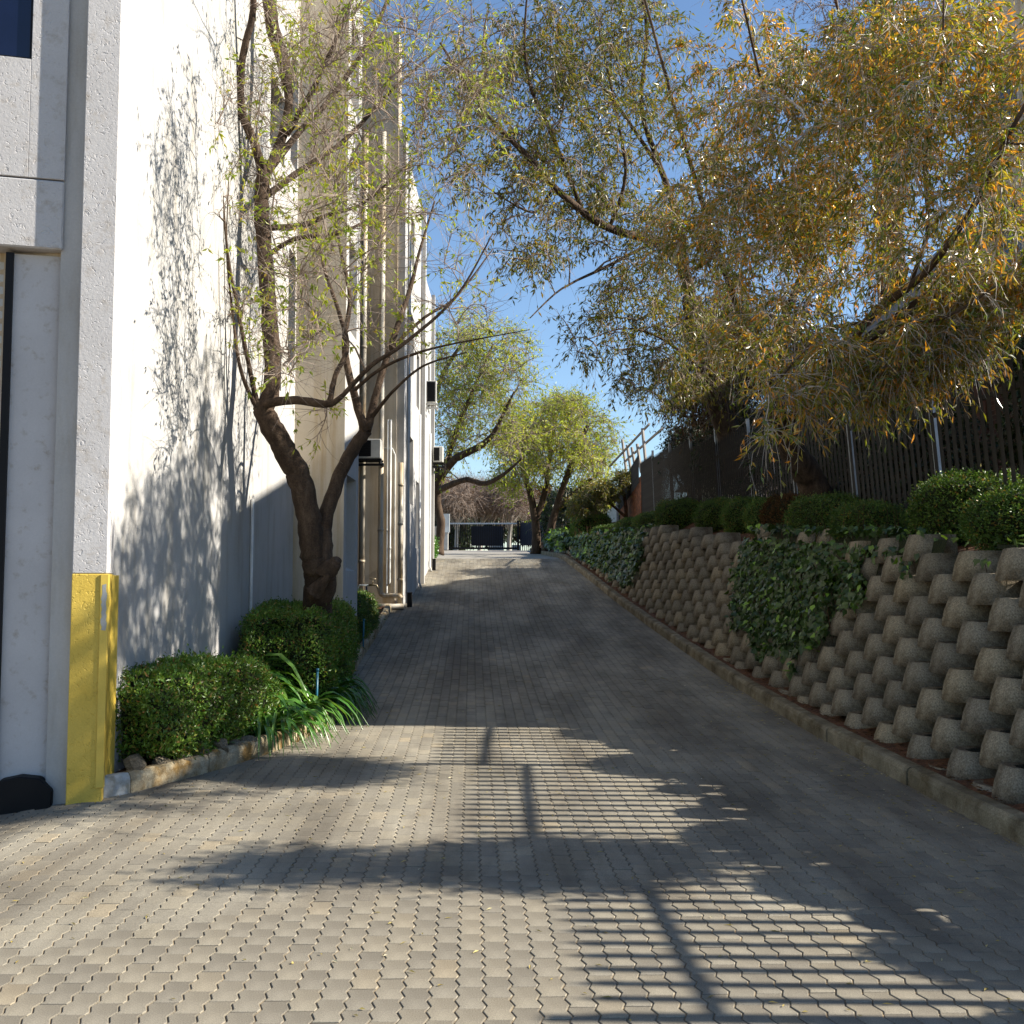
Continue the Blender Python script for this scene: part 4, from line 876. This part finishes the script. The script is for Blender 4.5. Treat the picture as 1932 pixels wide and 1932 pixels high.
def strap_plant(seed):
    r = random.Random(seed); V = []; F = []
    for k in range(40):
        a = r.uniform(0, 6.283); L = r.uniform(.42, .70); w = r.uniform(.016, .026); lift = r.uniform(.8, 1.9); d = np.array([math.cos(a), math.sin(a)]); sd = np.array([-d[1], d[0]])
        b = len(V); K = 7; tw = r.uniform(-.3, .3)
        for i in range(K):
            t = i/(K-1); rad = L*t*(1-.12*t)*.95; z = L*(lift*t-(lift+.28*r.uniform(.8, 1.1))*t*t)*.75+.03
            ww = w*(1-t**3)*(.7+.6*t*(1-t)*2)
            if i == K-1: ww = .001
            c = d*rad; V.append((c[0]+sd[0]*ww, c[1]+sd[1]*ww, z+.008+tw*ww)); V.append((c[0], c[1], z)); V.append((c[0]-sd[0]*ww, c[1]-sd[1]*ww, z+.008-tw*ww))
        for i in range(K-1):
            F.append((b+i*3, b+i*3+1, b+i*3+4, b+i*3+3)); F.append((b+i*3+1, b+i*3+2, b+i*3+5, b+i*3+4))
    return mesh_np('strap_leaves', V, np.array(F), M['strap'], True)
sp = [strap_plant(i) for i in range(4)]
spots = [(-2.95, 11.0, 1.0), (-2.75, 10.85, .95), (-2.5, 10.75, 1.0), (-2.30, 10.75, .95), (-2.55, 11.05, 1.0), (-2.28, 11.25, 1.0), (-2.9, 11.35, 1.15), (-2.62, 11.6, 1.1), (-2.25, 11.75, 1.05), (-2.15, 12.2, 1), (-2.45, 12.15, 1.1), (-3.05, 11.85, 1.2), (-2.8, 12.0, 1.15), (-2.18, 12.75, 1),
         (-2.22, 13.3, .9), (-3.1, 11.5, 1.1), (-2.42, 10.4, .8), (-2.1, 12.5, .85)]
desc = ['against the wall just behind the sunlit hedge', 'behind the sunlit hedge, near the wall', 'behind the sunlit hedge, near the kerb', 'at the front edge spilling over the kerb', 'between the two hedges, front row', 'spilling over the kerb in front of the stake', 'close to the white wall', 'in the middle of the bed', 'beside the teal stake', 'over the kerb bend',
        'behind the teal stake', 'tallest against the white wall', 'at the foot of the tree hedge', 'on the kerb past the bend', 'farthest along the kerb', 'against the wall beside the sunlit hedge', 'small one beside the sunlit hedge', 'small one at the kerb bend']
for (x, y, s), dsc in zip(spots, desc):
    wl = max(0, -2.5-x)*.65; o = ob('strap_leaved_plant', random.choice(sp), None, (x, y, float(G(y))+.1+wl*.5), (0, 0, random.uniform(0, 6)), (s*(1.2+wl), s*(1.2+wl), s*(1.25+wl*1.6))); tag(o, 'green strap leaved plant '+dsc, 'plant', 'strap leaved plants in the left bed')

# rocks along the pale kerb
def rock(x, y, s, sq, lab):
    bm = bmesh.new(); bmesh.ops.create_icosphere(bm, subdivisions=2, radius=1); r = random.Random(int(x*1000+y*77))
    k = [Vector((r.uniform(-1, 1), r.uniform(-1, 1), r.uniform(-1, 1))).normalized() for _ in range(7)]; lim = [r.uniform(.55, .85) for _ in k]
    for v in bm.verts:
        for n_, l in zip(k, lim):
            dd = v.co.dot(n_)
            if dd > l: v.co -= n_*(dd-l)
    me = bpy.data.meshes.new('garden_rock'); bm.to_mesh(me); bm.free(); me.materials.append(M['rock'])
    o = ob('garden_rock', me, None, (x, y, float(G(y))+.14+s*sq*.35), (0, 0, r.uniform(0, 6)), (s, s*.85, s*sq)); tag(o, lab, 'rock', 'rocks along the left kerb')
for a in ((-3.07, 8.80, .13, .8, 'largest pale rock beside the yellow corner guard'), (-2.93, 9.02, .10, .6, 'grey rock right of the largest pale rock'), (-2.80, 9.22, .085, .5, 'low rock third from the yellow guard'), (-2.70, 9.42, .09, .6, 'low rock fourth from the yellow guard'),
          (-2.60, 9.66, .10, .8, 'upright rock below the sunlit hedge'), (-2.54, 9.86, .08, .6, 'small rock below the right part of the sunlit hedge'), (-2.46, 10.05, .09, .55, 'flat pale rock below the right end of the sunlit hedge')): rock(*a)

# ------------------------------------------------------------------ palisade fence
fence = thing('palisade_fence', 'dark steel palisade fence along the terrace above the block wall', 'fence')
def pale_mesh(h):
    m = MB(); w = .033; d = .022
    cs = [(-w, 0), (-w*.45, -d), (0, -d*.3), (w*.45, -d), (w, 0)]
    n = len(cs); v = [(0*c[1]+c[1], c[0], z) for z in (0, h-.10) for c in cs]; tip = (-.004, 0, h)
    v = [(c[1], c[0], z) for z in (0, h-.10) for c in cs]+[tip]
    f = [(i, i+1, n+i+1, n+i) for i in range(n-1)]+[(n+i, n+i+1, 2*n) for i in range(n-1)]
    m.add(v, f); return m.mesh('pale', M['pale'])
pmh = pale_mesh(1.8)
yk = np.arange(1.3, 33.4, .168)
def ftop(y):
    k = math.floor((y-1.4)/2.72); yc = 1.4+2.72*(k+.5); return float(TF(yc))
lean = lambda y: R(np.interp(y, [8, 14, 24, 33], [4.5, 4.5, 3.0, 2.0]))
for y in yk:
    z = ftop(y)-.02; ob('pale', pmh, fence, (float(XF(y)), y, z), (0, -float(lean(y)), R(2.3)))
for k in range(13):
    y0 = 1.4+2.72*k; y1 = min(y0+2.70, 33.4); z = float(TF((y0+y0+2.72)/2)); l = float(lean((y0+y1)/2))
    if y0 > 33: break
    for h in (.35, 1.42):
        m = MB(); a = np.array((float(XF(y0))+.018-math.sin(l)*h, y0, z+h)); b = np.array((float(XF(y1))+.018-math.sin(l)*h, y1, z+h))
        c = (a+b)/2; m.obox(c, (b-a)/2, (.012, 0, 0), (0, 0, .028)); m.obj('rail', M['pale'], fence)
    m = MB(); m.obox((float(XF(y0))+.02-math.sin(l)*.9, y0, z+.85), (.03*math.cos(l), 0, .03*math.sin(l)), (0, .035, 0), (-math.sin(l)*1.0, 0, 1.0)); m.obj('post', M['galv'], fence)

# ------------------------------------------------------------------ brick wall, grey fence panel and balcony beyond the fence
def bricks(name, x, y0, y1, z0, z1, parent, bmat=None):
    B = Batch(); VV = []; bl, bh = .22, .073; row = 0; z = z0
    bxs = np.array([(0, 0, 0), (1, 0, 0), (1, 1, 0), (0, 1, 0), (0, 0, 1), (1, 0, 1), (1, 1, 1), (0, 1, 1)], float)
    Fq = np.array([(4, 5, 6, 7), (0, 1, 5, 4), (2, 3, 7, 6), (3, 0, 4, 7), (0, 3, 2, 1)])
    while z < z1:
        y = y0-(.115 if row % 2 else 0)
        while y < y1:
            a = max(y, y0); b = min(y+bl, y1)
            if b-a > .03:
                o_ = rng.uniform(0, .006); B.add(bxs*[.05, b-a, bh]+[x-.012-o_, a, z], Fq)
            y += bl+.012
        z += bh+.012; row += 1
    o = B.obj(name, bmat or M['brick'], parent); o['kind'] = 'stuff'
    m = MB(); m.box((x-.004, y0, z0), (x+.25, y1, z1)); m.obj('mortar', M['mortar'], parent)
bw = thing('brick_wall', 'red face brick wall with a palisade strip on top beyond the end of the dark fence', 'wall')
bricks('bricks', 4.08, 33.5, 40, 2.9, 5.1, bw)
stm = pale_mesh(.95)
for y in np.arange(33.6, 40, .168): ob('pale', stm, bw, (4.02, y, 4.9-.08*(y-33.5)), (0, 0, 0))
m = MB(); m.box((3.95, 40.1, 3.2), (4.0, 44, 4.7)); m.box((3.93, 40.0, 3.2), (4.02, 40.1, 4.8)); tag(m.obj('fence_panel', M['galv']), 'plain grey fence panel left of the red brick wall', 'fence panel')
bal = thing('timber_balcony', 'weathered pale timber balustrade leaning above the brick wall', 'balcony', (5.2, 41, 6.0))
bm_ = MB()
for k, (u, h) in enumerate(((1176, 60), (1185, 50), (1194, 46), (1204, 52), (1214, 80))):
    m = MB(); D = 42-k*1.2; a = P(u+6, 892, D); b = P(u-2, 892-h*1.05, D); m.tube([a-np.array(bal.location), b-np.array(bal.location)], .06, 6); m.obj('post', M['wood_white'], bal)
for (a, b) in (((1150, 880, 43), (1225, 800, 37)), ((1180, 870, 42), (1250, 808, 36))):
    m = MB(); m.tube([P(*a)-np.array(bal.location), P(*b)-np.array(bal.location)], .045, 6); m.obj('rail', M['wood_white'], bal)

# ------------------------------------------------------------------ neighbours on the right: they shade the ramp
nb = thing('apartment_building', 'tall beige neighbouring building with brick ground floor behind the gold tree', 'building')
m = MB(); m.add([(8.2, 11.45, 5.2), (16, 11.45, 5.2), (16, 18.3, 5.2), (8.2, 18.3, 5.2), (8.2, 11.45, 10.2), (16, 11.45, 12), (16, 18.3, 13.2), (8.2, 18.3, 11.8)],
                 [(0, 3, 2, 1), (4, 5, 6, 7), (0, 1, 5, 4), (1, 2, 6, 5), (2, 3, 7, 6), (3, 0, 4, 7)]); m.obj('wall', M['beige'], nb)
m = MB(); m.box((8.25, 11.5, 1.9), (16, 18.2, 5.2)); m.obj('ground_floor', M['mortar'], nb)
bricks('bricks', 8.23, 11.5, 18.2, 2.2, 5.15, nb, M['brick_shaded'])
m = MB(); m.box((8.05, 11.4, 5.14), (8.45, 18.35, 5.32)); m.obj('string_course', M['concrete_light'], nb)
for (ya, yb, za, zb) in ((12.3, 13.3, 6.4, 7.9), (14.6, 15.6, 6.4, 7.9), (16.6, 17.5, 6.4, 7.9), (14.6, 15.6, 8.9, 10.2), (16.6, 17.5, 8.9, 10.2)):
    m = MB(); 
    for q in ((ya, ya+.06, za, zb), (yb-.06, yb, za, zb), (ya+.06, yb-.06, za, za+.06), (ya+.06, yb-.06, zb-.06, zb)): m.box((8.13, q[0], q[2]), (8.198, q[1], q[3]))
    f = m.obj('window', M['concrete_light'], nb); m = MB(); m.box((8.17, ya+.06, za+.06), (8.197, yb-.06, zb-.06)); m.obj('pane', M['glass'], f)
# brick house added beyond, raised until its shadow covers the ramp
hs = thing('brick_house', 'brick house with a grey roof, added behind the fence to shade the ramp', 'building')
m = MB(); m.box((8.3, 18.5, 2.4), (16, 29.3, 7.3)); m.obj('wall', M['brick_shaded'], hs)
m = MB(); m.add([(7.8, 18.4, 7.2), (16.5, 18.4, 7.2), (16.5, 29.6, 7.2), (7.8, 29.6, 7.2), (11.5, 18.4, 10.7), (11.5, 28, 10.7), (7.8, 18.4, 7.35), (7.8, 29.6, 7.35)], [(0, 3, 2, 1), (0, 4, 5, 3), (1, 2, 5, 4), (0, 1, 4), (2, 3, 5)]); m.obj('roof', M['roof'], hs)
h2 = thing('brick_house', 'pale house with a steep tiled roof seen above the far end of the dark fence', 'building')
m = MB(); m.box((8.6, 36, 3), (15, 52, 6.4)); m.obj('wall', M['beige'], h2)
m = MB(); m.add([(8.0, 35.6, 6.2), (15.5, 35.6, 6.2), (15.5, 52.4, 6.2), (8.0, 52.4, 6.2), (11.2, 38.5, 9.6), (11.2, 50, 9.6)], [(0, 3, 2, 1), (0, 1, 4), (1, 2, 5, 4), (2, 3, 5), (3, 0, 4, 5)]); m.obj('roof', M['roof'], h2)
# white framed window seen through the fence at the right edge
# ------------------------------------------------------------------ gate and fence at the far end
gD = 75; gz = float(G(gD))
gt = thing('sliding_gate', 'black barred sliding gate across the top of the drive', 'gate', (0, gD, gz))
x0, x1, h = -4.9, .35, 1.95
m = MB(); m.box((x0, -.05, h-.1), (x1, .05, h)); m.obj('top_rail', M['galv'], gt)
m = MB(); m.box((x0, -.05, .08), (x1, .05, .22)); m.obj('bottom_rail', M['black'], gt)
bar = MB(); bar.box((-.022, -.02, .22), (.022, .02, h-.1)); bmh = bar.mesh('bar', M['black'])
for x in np.arange(x0+.05, x1, .155): ob('bar', bmh, gt, (x, 0, 0))
m = MB(); m.box((x1, -.09, 0), (x1+.16, .09, h+.15)); m.obj('gate_post', M['black'], gt)
m = MB(); m.box((-2.9, .6, .35), (-.6, .7, 1.75))
for k in range(15): m.box((-2.9+k*.15, .55, .35), (-2.9+k*.15+.07, .6, 1.75))
tag(m.obj('steel_screen', M['navy_sheet'], loc=(0, gD, gz)), 'navy corrugated steel screen behind the gate bars', 'screen')
m = MB(); m.box((-3.2, 2.0, .2), (-1.2, 2.1, 1.0)); 
pl = thing('gate_pillar', 'pale pillar with a mounted box beside the gate', 'pillar', (-4.75, gD-1.2, gz))
m = MB(); m.box((-.32, -.3, 0), (.32, .3, 1.15)); m.obj('pillar', M['concrete_light'], pl); m = MB(); m.box((-.36, -.34, 1.152), (.36, .34, 1.22)); m.obj('cap', M['white'], pl)
m = MB(); m.box((-.18, -.15, 1.222), (.42, .15, 2.5)); m.obj('box', M['slat'], pl)
gf = thing('palisade_fence', 'navy palisade fence right of the sliding gate', 'fence', (0, gD, gz))
fm = MB(); fm.box((-.03, -.02, 0), (.03, .02, 2.1)); fmm = fm.mesh('pale', M['navy_sheet'])
for k, x in enumerate(np.arange(.6, 9, .13)): ob('pale', fmm, gf, (x, -k*.22, -k*.009))
m = MB(); m.obox((4.8, -7.0, .9), (4.2, -7.0, -.25), (.03, 0, 0), (0, 0, .8)); m.obj('backing_sheet', M['navy_sheet'], gf)
m = MB(); m.box((-30, 2, 0), (-4.9, 2.1, 1.8)); m.box((9, -15, 0), (30, -14.9, 2)); tag(m.obj('boundary_wall', M['beige'], loc=(0, gD, gz)), 'low beige boundary wall beside the gate', 'wall')
m = MB(); m.box((-.3, 3, -.1), (.3, 3.2, .5)); m.box((-2.0, 3, -.1), (-.9, 3.2, .45)); tag(m.obj('low_wall', M['concrete_light'], loc=(.3, gD, gz)), 'low pale wall glimpsed below the gate screen', 'wall')

# ------------------------------------------------------------------ litter on the paving
rng = np.random.default_rng(5); n = 900
y = rng.uniform(3.6, 16, n); x = rng.uniform(-1, 1, n)*np.minimum(.5*y, 3.2); xr = rng.random(n) < .5; x = np.where(xr, XK(y)-rng.random(n)**2*1.2-.03, x)
ok = x > XL(np.maximum(y, 8.5))+.1; x, y = x[ok], y[ok]
pos = np.stack([x, y, G2(x, y)+.005], 1); a = rng.uniform(0, 6.28, len(x)); dr = np.stack([np.cos(a), np.sin(a), .05*np.ones(len(x))], 1)
V, F = leaf_arrays(pos, dr, rng.uniform(.02, .055, len(x)), rng.uniform(.007, .013, len(x)), nrm=np.array([0, 0, 1.])+rng.normal(0, .25, (len(x), 3)))
B = Batch(); B.add(V, F); o = B.obj('leaf_litter', M['litter']); tag(o, 'scattered yellow fallen leaves on the pavers', 'leaf litter', kind='stuff')
y = rng.uniform(5, 38, 2600); x = XK(y)+.17+rng.random(2600)*.35; pos = np.stack([x, y, G(y)+.145], 1); a = rng.uniform(0, 6.28, 2600); dr = np.stack([np.cos(a), np.sin(a), .1*np.ones(2600)], 1)
V, F = leaf_arrays(pos, dr, rng.uniform(.02, .06, 2600), rng.uniform(.008, .02, 2600), nrm=np.array([0, 0, 1.])+rng.normal(0, .4, (2600, 3)))
B = Batch(); B.add(V, F); o = B.obj('leaf_litter', M['leaf_brown']); tag(o, 'brown dead leaves lying behind the right kerb', 'leaf litter', kind='stuff')
